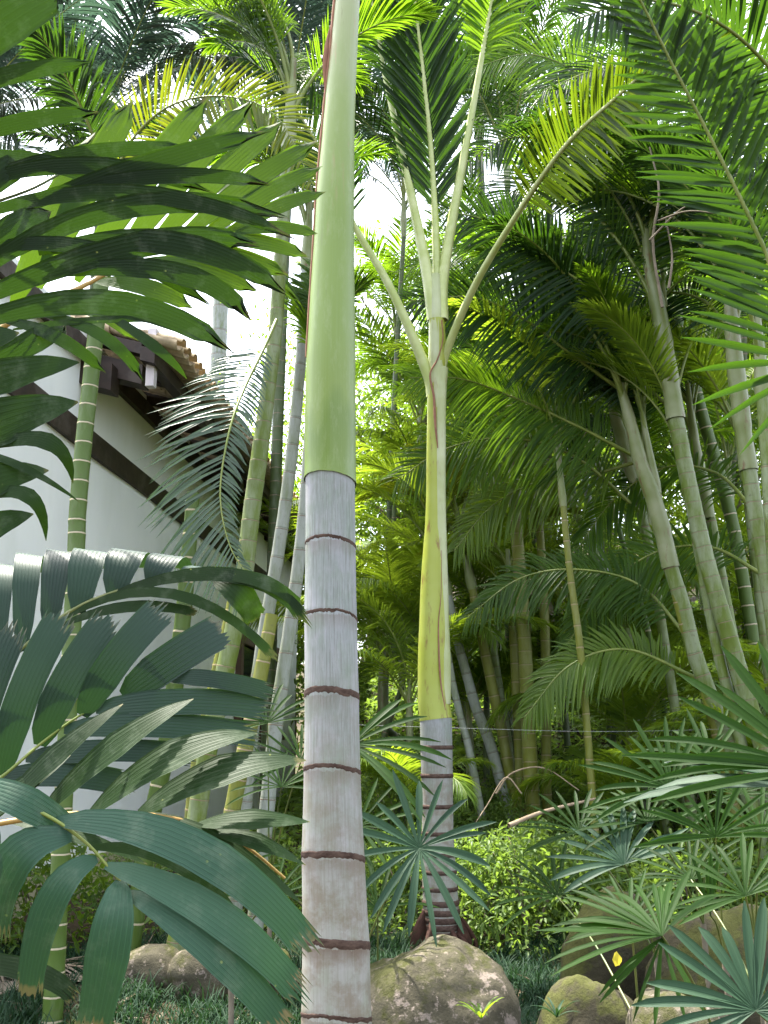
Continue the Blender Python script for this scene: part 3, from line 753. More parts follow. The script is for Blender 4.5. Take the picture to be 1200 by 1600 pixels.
part('sheath_seam', tube(catmull(seam, 24), np.interp(np.linspace(0, 1, 24), [0, .3, .6, 1], [.003, .008, .004, .002]), 5), M['edge'], centre)
seam = [P(x, y, CD - 0.085) for x, y in [(684, 700), (680, 660), (678, 620), (672, 585), (684, 560), (692, 530), (690, 500)]]
part('sheath_seam', tube(catmull(seam, 30), np.interp(np.linspace(0, 1, 30), [0, .2, .5, .7, 1], [0.004, 0.012, 0.008, 0.005, 0.005]), 6), M['edge'], centre)
def pf(root, pl, mat, rm, **kw):
    return frond(root, [P(*q) for q in pl], mat, rm, **kw)
pf(centre, [(676, 620, 8), (667, 580, 8), (610, 450, 8), (552, 350, 7.9), (500, 235, 7.6), (430, 130, 7.2), (350, 70, 6.8)], M['areca_dark'], M['rachis_pale'], nl=60, L=0.62, w=0.035, t0=0.5, r0=0.055, r1=0.006, face=0.5, single=False)
pf(centre, [(678, 500, 8), (666, 420, 8), (635, 270, 8), (600, 110, 8), (578, -10, 7.9), (540, -130, 7.7)], M['areca_dark'], M['rachis_pale'], nl=50, L=0.6, w=0.04, t0=0.62, r0=0.06, r1=0.008, face=0.6)
pf(centre, [(684, 500, 8.02), (682, 400, 8.02), (674, 240, 8), (655, 60, 7.8), (635, -90, 7.5), (600, -200, 7.2)], M['areca_dark'], M['rachis_pale'], nl=84, L=0.80, w=0.050, t0=0.26, r0=0.045, r1=0.008, face=0.75, ang=(38, 30), v=12, droop=0.12, single=True, lprof=(0.75, 1.0, 1.0, 0.5))
pf(centre, [(690, 500, 8), (694, 420, 8), (735, 190, 7.9), (765, 20, 7.8), (790, -130, 7.6)], M['areca'], M['rachis_pale'], nl=40, L=0.6, w=0.045, t0=0.66, r0=0.06, r1=0.01, face=0.6)
pf(centre, [(686, 610, 8), (694, 560, 8), (740, 450, 7.6), (805, 340, 7.0), (880, 232, 6.2), (960, 155, 5.6), (1045, 85, 5.1), (1130, 60, 4.9)], M['areca_olive'], M['rachis_pale'], nl=66, L=0.46, w=0.044, t0=0.46, r0=0.042, r1=0.006, face=0.8, ang=(66, 26), v=8, droop=0.12, single=True, label='yellow-green drooping frond of the central palm')
# roots and torn sheaths at its foot
rg = np.random.default_rng(3)
for i in range(16):
    a_ = rg.uniform(0, 6.28); h = rg.uniform(0.10, 0.34); o_ = c_at(cfoot[2] + h)[0]; r = 0.165
    st = o_ + A(math.cos(a_), math.sin(a_), 0) * r * 0.9; en = A(cfoot[0] + math.cos(a_) * rg.uniform(0.22, 0.36), CD + math.sin(a_) * rg.uniform(0.22, 0.36), gz(cfoot[0], CD) - 0.02)
    part('root', tube(catmull([st, (st + en) / 2 + A(math.cos(a_), math.sin(a_), 0) * 0.04, en], 7), [0.02, 0.021, 0.02, 0.02, 0.018, 0.016, 0.012], 6), M['redroot'], centre)
for (x0, h0, s_) in ((-0.19, 0.36, 1), (0.17, 0.30, -1)):
    b0 = A(cfoot[0] + x0, CD - 0.08, gz(cfoot[0], CD)); Pt = []
    for t in np.linspace(0, 1, 7):
        ww = 0.06 * math.sin(math.pi * (0.25 + 0.72 * t)); c = b0 + A(s_ * 0.05 * t * t, -0.05 * t, h0 * t)
        Pt.append([c + A(-ww, 0.03, 0), c + A(0, -0.02, 0), c + A(ww, 0.03, 0)])
    part('old_sheath', grid(np.array(Pt)), M['redroot'], centre)

# ------------------------------------------------------------------ slender ringed palms
def cane(label, pl, D, mat, crown=None, spacing=0.16, group=None, shaft=0, smat='sheath_cane', leaf='areca', leafL=0.5, leafw=0.026, rm='rachis', cat='palm tree', seed=0, extra=(), slen=0.8, D2=None, nl=66, sheath=None):
    """pl: photo rows (px, py, width px) from the foot up; the crown is a list (azimuth, e0, e1, length)"""
    n = len(pl)
    Ds = [D + ((D2 - D) * i / (n - 1) if D2 else 0) for i in range(n)]
    c = [P(x, y, d_) for (x, y, w_), d_ in zip(pl, Ds)]; r = [pxw(w_ / 2, q) for (x, y, w_), q in zip(pl, c)]
    g = gz(c[0][0], D)
    if c[0][2] > g:                                         # carry the stem straight down to the soil
        dirv = c[0] - c[1]; dirv[2] = min(dirv[2], -0.3); f = (c[0][2] - g + 0.05) / -dirv[2]
        q = c[0] + A(dirv[0] * f * 0.7, 0, dirv[2] * f); q[2] = gz(q[0], q[1]) - 0.04
        c = [q] + c; r = [r[0] * 1.08] + r
    t = thing('palm_tree', label, cat, c[0], group)
    path = resample(catmull(c, 80), 80)[0]; rd = np.interp(np.linspace(0, 1, 80), np.linspace(0, 1, len(r)), r)
    part('trunk', stem_geo(path, rd, spacing, v0=(seed * 0.37) % 1), mat, t)
    rg = np.random.default_rng(seed + 100)
    if crown is not None:
        top = path[-1]; d = nrm(path[-1] - path[-5])
        sh = [top - d * 0.01, top + d * slen * 0.35, top + d * slen]
        rr = r[-1]
        if sheath is None:
            shp = catmull(sh, 16); part('crownshaft', tube(shp, np.interp(np.linspace(0, 1, 16), [0, 0.2, 1], [rr * 1.12, rr * 1.3, rr * 0.55]), 10), M[smat], t)
        else:
            q = [top] + [P(x, y, Ds[-1]) for x, y, w_ in sheath]; qr = [rr * 1.15] + [pxw(w_ / 2, k_) for (x, y, w_), k_ in zip(sheath, q[1:])]
            shp = catmull(q, 40); qr = np.interp(np.linspace(0, 1, 40), np.linspace(0, 1, len(qr)), qr)
            stp = np.floor(np.linspace(0, 4.99, 40)) / 5; qr = qr * (1.06 - 0.10 * (np.linspace(0, 5, 40) % 1))
            part('crownshaft', tube(shp, qr, 12), M[smat], t)
        for i, (az, e0, e1, L) in enumerate(crown):
            if math.cos(math.radians(az)) < -0.45: az += 95
            b = shp[int(len(shp) * (0.45 + 0.5 * rg.random()))]
            frond(t, arch(b, az, e0, e1, L, side=rg.uniform(-15, 15)), M[leaf] if not isinstance(leaf, (list, tuple)) else M[leaf[i % len(leaf)]], M[rm], nl=nl, L=leafL * rg.uniform(.9, 1.1), w=leafw, r0=rr * 0.42, t0=0.26, rng=rg, v=rg.uniform(10, 28), droop=rg.uniform(.15, .4))
    return t
def ringfronds(n, e0=68, e1=-25, L=1.9, seed=0, az0=0):
    rg = np.random.default_rng(seed)
    return [(az0 + 360 * i / n + rg.uniform(-20, 20), e0 + rg.uniform(-12, 10), e1 + rg.uniform(-20, 25), L * rg.uniform(.85, 1.15)) for i in range(n)]
GL = 'slender ringed palms in front of the white house'
cane('green ringed palm stem at far left before the white wall, short bamboo-like joints', [(118, 880, 27), (120, 820, 27), (130, 700, 27), (141, 600, 26), (152, 500, 25), (160, 430, 24)], 6.0, M['cane_green'], ringfronds(6, 78, 15, 1.1, seed=1), 0.125, GL, seed=1, leaf='areca_dark')
c1_ = [o for o in scene.objects if o.get('label', '').startswith('green ringed palm stem at far left')][0]
pf(c1_, [(160, 420, 6.0), (185, 260, 5.9), (250, 175, 5.8), (340, 150, 5.6), (430, 180, 5.5), (490, 290, 5.4)], M['areca_yellow'], M['rachis'], nl=70, L=.36, w=.026, face=.7, t0=.22, v=8, droop=.12, ang=(62, 40), r0=.014, single=True, label='yellow-green arched frond under the white sky')
cane('tall white-waxed palm trunk rising behind the roof eave', [(336, 640, 27), (340, 590, 27), (343, 520, 26), (346, 440, 24), (350, 330, 22)], 36.0, M['cane_white'], ringfronds(9, 70, -20, 6.0, 2), 1.0, GL, seed=2, leaf='areca_pale', leafL=1.3, leafw=.08, slen=2.2)
c4 = cane('leaning ringed palm whose stem turns from green to white, crossing the eave', [(320, 1200, 30), (345, 1080, 29), (378, 920, 29), (393, 800, 28), (407, 700, 27), (420, 600, 26), (430, 520, 22), (437, 420, 21), (444, 320, 20), (450, 230, 19)], 7.0, M['cane_mid'], ringfronds(8, 76, 0, 1.5, 3), 0.15, GL, seed=3)
cane('pale yellow-white palm stem just left of the near trunk', [(395, 1130, 22), (410, 1010, 22), (432, 880, 21), (447, 780, 20), (458, 690, 19), (470, 560, 17), (478, 420, 15)], 8.0, M['cane_white'], ringfronds(6, 76, 0, 1.3, 4), 0.24, GL, seed=4)
cane('straw-coloured palm stem half hidden by the near trunk', [(428, 1160, 24), (440, 1070, 23), (456, 960, 22), (470, 850, 20), (478, 760, 18), (486, 640, 16)], 7.4, M['cane_white'], ringfronds(3, 80, 40, 1.0, 5), 0.26, GL, seed=5, smat='sheath_pale')
cane('olive ringed stem behind the blue-green frond, left of the leaning palm', [(235, 1290, 28), (258, 1180, 27), (282, 1000, 27), (292, 900, 26), (298, 820, 24), (302, 770, 20)], 7.6, M['cane_green'], None, 0.19, GL, seed=6)
cane('short green ringed stem standing low before the wall, right of the olive one', [(300, 1290, 26), (312, 1190, 26), (340, 1060, 26), (362, 960, 24), (370, 900, 20)], 7.2, M['cane_yellow'], None, 0.2, GL, seed=7)
cane('stout green and yellow stem low down beside the near trunk, left side', [(352, 1340, 26), (368, 1240, 26), (392, 1130, 25), (412, 1030, 23), (425, 960, 20)], 6.6, M['cane_yellow'], None, 0.19, GL, seed=8)
# the hanging grey-green frond in front of the eave belongs to the leaning palm
frond(c4, [P(*q) for q in [(432, 500, 6.9), (412, 545, 6.7), (385, 600, 6.5), (362, 660, 6.3), (346, 740, 6.2), (346, 800, 6.15), (362, 860, 6.1), (388, 900, 6.1)]], M['areca_silver'], M['rachis'], nl=58, L=0.64, w=0.026, ang=(80, 44), face=0.62, v=-6, droop=0.22, t0=0.16, r0=0.016, r1=0.003, single=True, sscale=(1.0, 0.3), lprof=(0.5, 1.0, 0.95, 0.45), label='grey-green hanging frond before the eave')
frond(c4, [P(*q) for q in [(300, 780, 6.6), (268, 690, 6.5), (272, 760, 6.3), (290, 850, 6.2), (345, 880, 6.1)]], M['areca_silver'], M['rachis'], nl=26, L=0.3, w=0.02, face=0.5, t0=0.3, r0=0.01, r1=0.002) if False else None

GR = 'slender ringed palms in the right-hand thicket'
R1 = cane('long leaning ringed palm at right, green upper stem yellow at its foot', [(1190, 1290, 30), (1150, 1200, 27), (1118, 1110, 25), (1085, 1020, 25), (1068, 950, 24), (1048, 887, 23)], 9.0, M['cane_mid'], ringfronds(8, 78, -5, 2.3, 11), 0.2, GR, seed=11, leaf=['areca', 'areca_dark'], leafw=0.024, leafL=0.62, nl=84, sheath=[(1035, 830, 27), (1018, 770, 26), (1000, 720, 23), (985, 660, 19), (968, 600, 13)])
R2 = cane('thick ringed palm right of the centre with green middle joints and pale sheath', [(1215, 1240, 30), (1170, 1100, 28), (1145, 1015, 27), (1105, 880, 26), (1075, 750, 25), (1056, 655, 25)], 8.6, M['cane_mid'], ringfronds(9, 80, -5, 2.5, 12), 0.135, GR, seed=12, leaf=['areca_dark', 'areca'], leafw=0.025, leafL=0.68, nl=84, sheath=[(1048, 600, 28), (1038, 540, 28), (1028, 480, 25), (1015, 420, 18), (1008, 360, 12)])
R3 = cane('upright pale palm stem near the right edge with orange-flecked sheath', [(1225, 1150, 26), (1212, 1000, 26), (1195, 880, 25), (1180, 800, 24), (1170, 735, 24)], 8.0, M['cane_mid'], ringfronds(9, 82, 0, 2.4, 13), 0.15, GR, seed=13, leaf=['areca_dark', 'areca'], leafw=0.025, leafL=0.66, nl=84, sheath=[(1162, 680, 26), (1155, 620, 28), (1148, 560, 26), (1143, 500, 22), (1138, 430, 15), (1134, 360, 10)])
cane('closely ringed dull green stem between the two thick right-hand palms', [(1160, 900, 19), (1140, 800, 19), (1118, 720, 19), (1095, 640, 19), (1076, 560, 18), (1060, 500, 16)], 10.5, M['cane_green'], ringfronds(7, 74, -20, 1.9, 14), 0.2, GR, seed=14, leaf='areca_dark')
cane('mottled whitish stem left of the long leaning palm', [(1018, 880, 15), (1008, 830, 15), (998, 780, 16)], 10.0, M['cane_mid'], ringfronds(7, 78, -5, 1.9, 15), 0.25, GR, seed=15, leaf='areca', sheath=[(985, 730, 22), (970, 680, 21), (958, 640, 15), (948, 590, 10)])
cane('thin greyish stem leaning left deep in the thicket', [(990, 1040, 15), (970, 960, 14), (938, 885, 14), (905, 810, 13), (875, 750, 12)], 11.5, M['cane_mid'], ringfronds(6, 70, -20, 1.8, 16), 0.28, GR, seed=16, leaf='areca_dark')
cane('very thin stem beside the greyish leaning one', [(1020, 1020, 9), (1000, 940, 9), (980, 870, 9), (962, 810, 8)], 11.0, M['cane_green'], ringfronds(5, 74, -10, 1.5, 17), 0.25, GR, seed=17, leaf='areca_dark')
cane('dark pale-ringed stem cut by the right edge of the picture', [(1222, 1000, 24), (1212, 900, 24), (1204, 790, 22), (1198, 700, 22), (1192, 620, 20)], 7.6, M['cane_mid'], ringfronds(6, 80, 20, 2.0, 18), 0.3, GR, seed=18, leaf='areca_dark')
cane('pale stem behind the thick right-hand palm', [(1118, 850, 15), (1108, 810, 16)], 10.0, M['cane_mid'], ringfronds(6, 74, 0, 1.8, 19), 0.3, GR, seed=19, leaf='areca', sheath=[(1100, 760, 19), (1088, 710, 18), (1080, 650, 12), (1074, 600, 8)])
for k_, (lb_, pl_, D_, mt_) in enumerate((
    ('slender pale green stem just right of the long leaning palm, half way up', [(1160, 1170, 18), (1120, 1010, 17), (1092, 860, 17), (1070, 740, 15)], 8.7, 'cane_mid'),
    ('slender yellowish stem crossing low behind the long leaning palm', [(1105, 1090, 17), (1070, 980, 16), (1045, 870, 16), (1026, 770, 14)], 9.0, 'cane_yellow'),
    ('slim stem close to the right edge between the upright and the cut palm', [(1200, 1040, 17), (1184, 900, 17), (1168, 770, 15)], 9.2, 'cane_mid'),
    ('slim pale stem left of the mottled one, deep in the thicket', [(975, 1030, 13), (955, 930, 12), (930, 830, 11), (912, 740, 10)], 11.8, 'cane_white'),
    ('thin yellow-green stem rising over the dark hollow', [(915, 1110, 12), (905, 1000, 12), (890, 890, 11), (880, 790, 10)], 9.2, 'cane_yellow'))):
    cane(lb_, pl_, D_, M[mt_], ringfronds(5, 78, 0, 1.8, 60 + k_), 0.2, GR, seed=60 + k_, leaf='areca' if k_ % 2 else 'areca_lit')
GM = 'cluster of thin ringed stems on the bank'
cane('whitish thin stem leaning left, first of the bank cluster', [(768, 1170, 17), (745, 1110, 17), (728, 1050, 16), (712, 990, 14), (700, 930, 13)], 11.0, M['cane_white'], ringfronds(5, 74, -10, 1.5, 21), 0.22, GM, seed=21, leaf='areca_lit')
cane('yellow-green stem leaning left with a bright cut sheath in the bank cluster', [(790, 1170, 19), (775, 1100, 18), (760, 1030, 17), (748, 970, 15), (738, 920, 13)], 11.0, M['cane_yellow'], ringfronds(5, 76, -20, 1.4, 22), 0.22, GM, seed=22, leaf='areca_yellow')
cane('pale lowest stem closest to the central palm on the bank', [(735, 1180, 12), (722, 1130, 12), (708, 1070, 11), (700, 1020, 10)], 10.6, M['cane_white'], None, 0.2, GM, seed=23)
cane('sturdy brown-green stem with close white rings at the middle of the bank', [(830, 1220, 24), (826, 1150, 23), (822, 1050, 22), (817, 960, 21), (810, 870, 20), (805, 790, 18)], 10.5, M['cane_yellow'], ringfronds(7, 76, -15, 1.8, 24), 0.14, GM, seed=24, leaf='areca_lit')
cane('slim upright green stem right of the close-ringed one', [(854, 1230, 16), (853, 1130, 16), (852, 1000, 15), (848, 900, 14), (843, 820, 12)], 10.8, M['cane_yellow'], ringfronds(6, 76, -15, 1.7, 25), 0.2, GM, seed=25, leaf='areca')
cane('yellow stem with pale rings just left of the close-ringed one', [(812, 1210, 14), (808, 1120, 14), (805, 1050, 14), (800, 970, 12)], 10.9, M['cane_yellow'], ringfronds(4, 70, -20, 1.2, 26), 0.2, GM, seed=26, leaf='areca_yellow')
cane('thin speckled stem between the leaning yellow-green and the yellow one', [(796, 1170, 11), (785, 1100, 11), (774, 1030, 11), (765, 960, 10)], 11.4, M['cane_mid'], None, 0.12, GM, seed=27)
# long arching fronds that read individually; each hangs on its palm
W_ = dict(r0=0.022, r1=0.004)
pf(R2, [(1026, 530, 8.7), (960, 480, 8.6), (850, 400, 8.5), (760, 345, 8.3), (690, 330, 8.1)], M['areca_dark'], M['rachis'], nl=70, L=0.788, w=0.032, t0=0.12, face=0.62, ang=(72, 34), v=4, droop=0.24, **W_)
pf(R1, [(972, 610, 9.1), (900, 560, 9.0), (820, 500, 8.8), (740, 465, 8.6), (640, 470, 8.5)], M['areca_dark'], M['rachis'], nl=88, L=0.785, w=0.030, t0=0.12, face=0.62, ang=(72, 34), v=4, droop=0.24, **W_)
pf(R1, [(995, 715, 9.3), (900, 665, 9.2), (800, 620, 9.1), (720, 592, 8.9), (640, 590, 8.8)], M['areca'], M['rachis'], nl=88, L=0.78, w=0.030, t0=0.12, face=0.62, ang=(72, 34), v=4, droop=0.24, **W_)
pf(R1, [(1000, 800, 9.9), (900, 715, 9.8), (800, 685, 9.7), (700, 700, 9.6), (620, 750, 9.5)], M['areca'], M['rachis'], nl=70, L=0.75, w=0.032, t0=0.12, face=0.62, ang=(72, 34), v=4, droop=0.24, **W_)
pf(R2, [(1050, 640, 8.9), (960, 560, 9.2), (900, 520, 9.5), (840, 560, 9.7), (800, 620, 9.8)], M['areca_dark'], M['rachis'], nl=66, L=0.78, w=0.030, t0=0.12, face=0.62, ang=(72, 34), v=4, droop=0.24, **W_)
pf(R2, [(1030, 500, 8.7), (985, 350, 8.6), (900, 240, 8.5), (800, 215, 8.3), (720, 260, 8.1)], M['areca_dark'], M['rachis'], nl=70, L=0.62, w=0.032, t0=0.12, face=0.62, ang=(72, 34), v=4, droop=0.24, **W_)
pf(R2, [(1040, 480, 8.7), (1020, 300, 8.6), (985, 200, 8.4), (930, 150, 8.2), (860, 170, 8.0)], M['areca_dark'], M['rachis'], nl=50, L=0.55, w=0.032, t0=0.3, face=0.4, ang=(70, 35), v=5, droop=0.45, **W_)
KW = dict(t0=0.12, face=0.55, ang=(72, 34), v=6, r0=0.022, r1=0.004)
for rt, pl_, mt_, L_, dr_ in (
    (R3, [(1134, 370, 8.2), (1120, 250, 8.2), (1060, 150, 8.0), (960, 105, 7.8), (850, 140, 7.6)], 'areca_dark', .72, .3),
    (R3, [(1136, 360, 8.3), (1150, 200, 8.3), (1130, 90, 8.2), (1060, 20, 8.1), (950, -10, 8.0)], 'areca', .75, .25),
    (R3, [(1143, 460, 8.2), (1090, 380, 8.5), (1010, 345, 8.7), (930, 370, 8.8), (860, 440, 8.9)], 'areca', .7, .3),
    (R3, [(1150, 540, 8.2), (1100, 470, 8.7), (1020, 460, 9.0), (940, 510, 9.2), (890, 600, 9.3)], 'areca_dark', .65, .35),
    (R3, [(1136, 400, 8.0), (1180, 300, 8.0), (1240, 260, 7.9), (1310, 280, 7.8)], 'areca_dark', .6, .3),
    (R2, [(1010, 370, 8.9), (985, 230, 9.0), (920, 130, 9.0), (830, 85, 8.9), (730, 110, 8.8)], 'areca', .78, .28),
    (R2, [(1012, 380, 8.9), (960, 300, 9.2), (880, 275, 9.4), (800, 300, 9.5), (730, 370, 9.6)], 'areca_dark', .78, .3),
    (R2, [(1014, 400, 9.0), (1040, 280, 9.2), (1090, 210, 9.4), (1160, 200, 9.5), (1230, 240, 9.5)], 'areca', .7, .3),
    (R1, [(968, 610, 9.3), (900, 480, 9.6), (820, 410, 9.8), (730, 385, 10.0), (640, 420, 10.1)], 'areca', .75, .3),
    (R1, [(975, 640, 9.4), (930, 600, 9.8), (860, 610, 10.0), (790, 670, 10.1), (740, 750, 10.1)], 'areca_lit', .62, .35),
    (R1, [(1000, 720, 9.6), (930, 740, 9.9), (850, 750, 10.1), (770, 790, 10.2), (710, 860, 10.2)], 'areca_lit', .6, .3),
    (R3, [(1180, 800, 8.8), (1120, 740, 9.4), (1040, 730, 9.8), (960, 780, 10.0), (900, 860, 10.1)], 'areca', .6, .3),
    (R3, [(1195, 900, 8.8), (1110, 855, 9.2), (1020, 865, 9.5), (940, 925, 9.6), (885, 1010, 9.6)], 'areca', .6, .3),
    (R1, [(1085, 1010, 9.2), (1000, 915, 9.4), (900, 890, 9.5), (810, 905, 9.6), (730, 965, 9.6)], 'areca', .55, .3),
    (R1, [(1090, 1060, 9.1), (980, 1015, 9.2), (890, 1040, 9.2), (820, 1120, 9.2)], 'areca_lit', .5, .3)):
    pf(rt, pl_, M[mt_], M['rachis'], nl=82, L=L_, w=.030, droop=dr_, **KW)
# overhanging dark frond of a palm outside the frame at upper right
ov_foot = A(5.2, 6.2, gz(5.2, 6.2))
ov = thing('palm_tree', 'palm outside the right edge whose dark broad frond hangs into the upper right corner', 'palm tree', ov_foot)
pth = resample(catmull([ov_foot, A(4.9, 6.0, 2.4), A(4.3, 5.4, 4.4)], 40), 40)[0]
part('trunk', stem_geo(pth, np.linspace(0.10, 0.07, 40), 0.2), M['cane_mid'], ov)
frond(ov, [A(4.3, 5.4, 4.4)] + [P(*q) for q in [(1290, 600, 4.7), (1200, 400, 4.5), (1115, 225, 4.4), (1045, 90, 4.3), (990, -20, 4.2), (930, -120, 4.1)]], M['areca_dark'], M['rachis'], nl=74, L=0.56, w=0.042, t0=0.3, face=0.8, ang=(66, 38), v=3, droop=0.10, single=True, r0=0.024, r1=0.006)
for q in [(-30, 70, -10, 2.2), (-100, 60, -30, 2.1), (60, 70, -10, 2.0), (170, 60, -20, 2.0)]:
    frond(ov, arch(A(4.3, 5.4, 4.5), *q), M['areca_dark'], M['rachis'], nl=44, L=0.55, w=0.045, t0=0.2, r0=0.02)
pf(ov, [(1330, 300, 5.0), (1230, 140, 4.8), (1130, 40, 4.6), (1010, 0, 4.4), (900, 30, 4.2)], M['areca_dark'], M['rachis'], nl=66, L=0.55, w=0.04, t0=0.1, face=0.7, ang=(70, 35), v=4, droop=0.15, r0=0.018, r1=0.004)

# ------------------------------------------------------------------ near left palms with broad pleated leaflets
def broadpalm(label, base, fronds, stemtop):
    t = thing('broadleaf_palm', label, 'palm', base)
    pth = resample(catmull([base, (base + stemtop) / 2 + A(0.02, 0, 0), stemtop], 30), 30)[0]
    part('stem', stem_geo(pth, np.linspace(0.035, 0.022, 30), 0.11), M['cane_green'], t)
    sd = 0
    for fr in fronds:
        D = fr['D']; rp = [stemtop] + [P(x, y, d_) for x, y, d_ in fr['rachis']]
        st = part('frond', tube(catmull(rp, 34), np.linspace(fr.get('r0', 0.008), fr.get('r1', 0.002), 34), 7), M[fr.get('rm', 'rachis_dark')], t, label=fr.get('label'))
        for lf in fr['leaves']:
            (ax, ay), (mx, my), (bx, by), w_ = lf[0], lf[1], lf[2], lf[3]
            o = lf[4] if len(lf) > 4 else {}
            da, dm, db = o.get('d', (0, -0.02, 0.02))
            a_ = P(ax, ay, D + da); m_ = P(mx, my, D + dm); b = P(bx, by, D + db)
            kw = {k_: v_ for k_, v_ in o.items() if k_ in ('face', 'twist', 'curl', 'pleat', 'jag', 'point', 'nrib', 'taper', 'sdir')}
            kw = {**fr.get('kw', {}), **kw}
            sd += 1
            part('leaflet', broad(t, a_, m_, b, w_ / FPX * dview(m_) * fr.get('ws', 1.0), seed=sd, **kw), M[o.get('mat', fr['mat'])], st)
    return t
def md(a_, b, up=0, rt=0): return ((a_[0] + b[0]) / 2 + rt, (a_[1] + b[1]) / 2 - up)
def lv(a_, b, w, up=0, rt=0, **o): return (a_, md(a_, b, up, rt), b, w, o)
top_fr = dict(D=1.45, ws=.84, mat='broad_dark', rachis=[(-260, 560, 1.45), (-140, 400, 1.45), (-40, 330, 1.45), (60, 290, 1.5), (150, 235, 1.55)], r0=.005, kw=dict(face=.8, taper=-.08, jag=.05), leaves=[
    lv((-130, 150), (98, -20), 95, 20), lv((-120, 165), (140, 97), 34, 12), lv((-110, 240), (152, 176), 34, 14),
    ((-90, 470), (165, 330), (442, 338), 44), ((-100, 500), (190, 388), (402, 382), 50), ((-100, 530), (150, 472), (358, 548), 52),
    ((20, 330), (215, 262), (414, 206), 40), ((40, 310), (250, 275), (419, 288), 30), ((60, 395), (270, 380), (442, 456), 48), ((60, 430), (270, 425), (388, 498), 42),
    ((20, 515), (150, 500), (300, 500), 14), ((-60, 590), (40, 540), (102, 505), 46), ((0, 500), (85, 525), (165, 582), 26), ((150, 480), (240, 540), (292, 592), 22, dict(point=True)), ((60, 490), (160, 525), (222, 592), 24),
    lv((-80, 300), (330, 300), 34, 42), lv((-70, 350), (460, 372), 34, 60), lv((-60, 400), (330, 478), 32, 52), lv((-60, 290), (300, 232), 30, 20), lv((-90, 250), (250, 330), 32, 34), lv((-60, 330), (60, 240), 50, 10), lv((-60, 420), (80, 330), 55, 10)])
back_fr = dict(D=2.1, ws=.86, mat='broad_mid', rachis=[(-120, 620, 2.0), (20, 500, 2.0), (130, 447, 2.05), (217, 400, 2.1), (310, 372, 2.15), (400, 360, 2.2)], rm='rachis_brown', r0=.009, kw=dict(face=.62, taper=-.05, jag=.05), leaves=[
    lv((20, 480), (150, 210), 60, 10), lv((60, 450), (205, 160), 56, 10), lv((120, 440), (325, 153), 54, 14), lv((180, 415), (392, 160), 50, 14), lv((230, 395), (442, 190), 46, 12), lv((270, 385), (495, 222), 42, 12), lv((310, 375), (500, 262), 38, 10), lv((345, 370), (505, 300), 32, 8),
    lv((150, 440), (300, 480), 40, 12), lv((200, 415), (400, 455), 44, 18), lv((250, 395), (450, 430), 40, 16), lv((300, 375), (480, 400), 36, 12), lv((350, 365), (495, 365), 30, 10), lv((80, 460), (215, 530), 36, 14)])
mid_fr = dict(D=1.3, mat='broad_dark', rachis=[(-240, 720, 1.3), (-150, 700, 1.3), (-60, 700, 1.3)], kw=dict(face=.75, point=True), leaves=[
    lv((-110, 640), (124, 566), 58, 16), lv((-120, 720), (122, 628), 78, 16), lv((-90, 790), (76, 735), 56, 14), lv((-100, 880), (52, 803), 52, 14),
    ((-20, 700), (75, 690), (114, 755), 30), ((-30, 780), (45, 775), (72, 845), 26), lv((-60, 700), (125, 785), 14, 14), lv((-90, 560), (30, 520), 50, 8)])
blue_fr = dict(D=1.9, ws=1.1, mat='broad_blue', rachis=[(-160, 1150, 1.8), (-60, 1075, 1.85), (20, 1024, 1.9), (100, 962, 1.9), (165, 930, 1.9), (250, 906, 1.9), (330, 900, 1.9)], r0=.008, kw=dict(face=.72, nrib=7, jag=0.03, taper=.7, pleat=.05), leaves=[
    ((-45, 1062), (-42, 905), (-36, 925), 34, dict(d=(0, .03, .17), sdir=(1, .1, -.12), taper=.9, jag=.02)),
    ((-5, 1040), (2, 892), (8, 912), 34, dict(d=(0, .03, .17), sdir=(1, .1, -.12), taper=.9, jag=.02)),
    ((34, 1018), (44, 876), (52, 896), 38, dict(d=(0, .03, .17), sdir=(1, .1, -.12), taper=.9, jag=.02)),
    ((76, 990), (92, 868), (102, 890), 40, dict(d=(0, .03, .17), sdir=(1, .1, -.12), taper=.9, jag=.02)),
    ((122, 958), (140, 864), (152, 888), 50, dict(d=(0, .03, .17), sdir=(1, .1, -.12), taper=.9, jag=.02)),
    ((176, 930), (200, 862), (214, 886), 52, dict(d=(0, .03, .17), sdir=(1, .1, -.12), taper=.9, jag=.02)),
    ((235, 910), (262, 868), (278, 888), 46, dict(d=(0, .03, .17), sdir=(1, .1, -.12), taper=.9, jag=.02)),
    ((284, 903), (312, 886), (330, 896), 28, dict(d=(0, .03, .17), sdir=(1, .1, -.12), taper=.9, jag=.02)),
    ((165, 932), (360, 898), (478, 972), 24, dict(mat='broad_dark', jag=.05)), ((98, 968), (270, 928), (432, 1030), 17, dict(mat='broad_dark')), ((95, 978), (200, 948), (310, 958), 18, dict(mat='broad_dark')), ((335, 905), (372, 925), (400, 968), 42, dict(mat='broad_dark')), ((300, 900), (400, 905), (470, 950), 22, dict(mat='broad_dark'))])
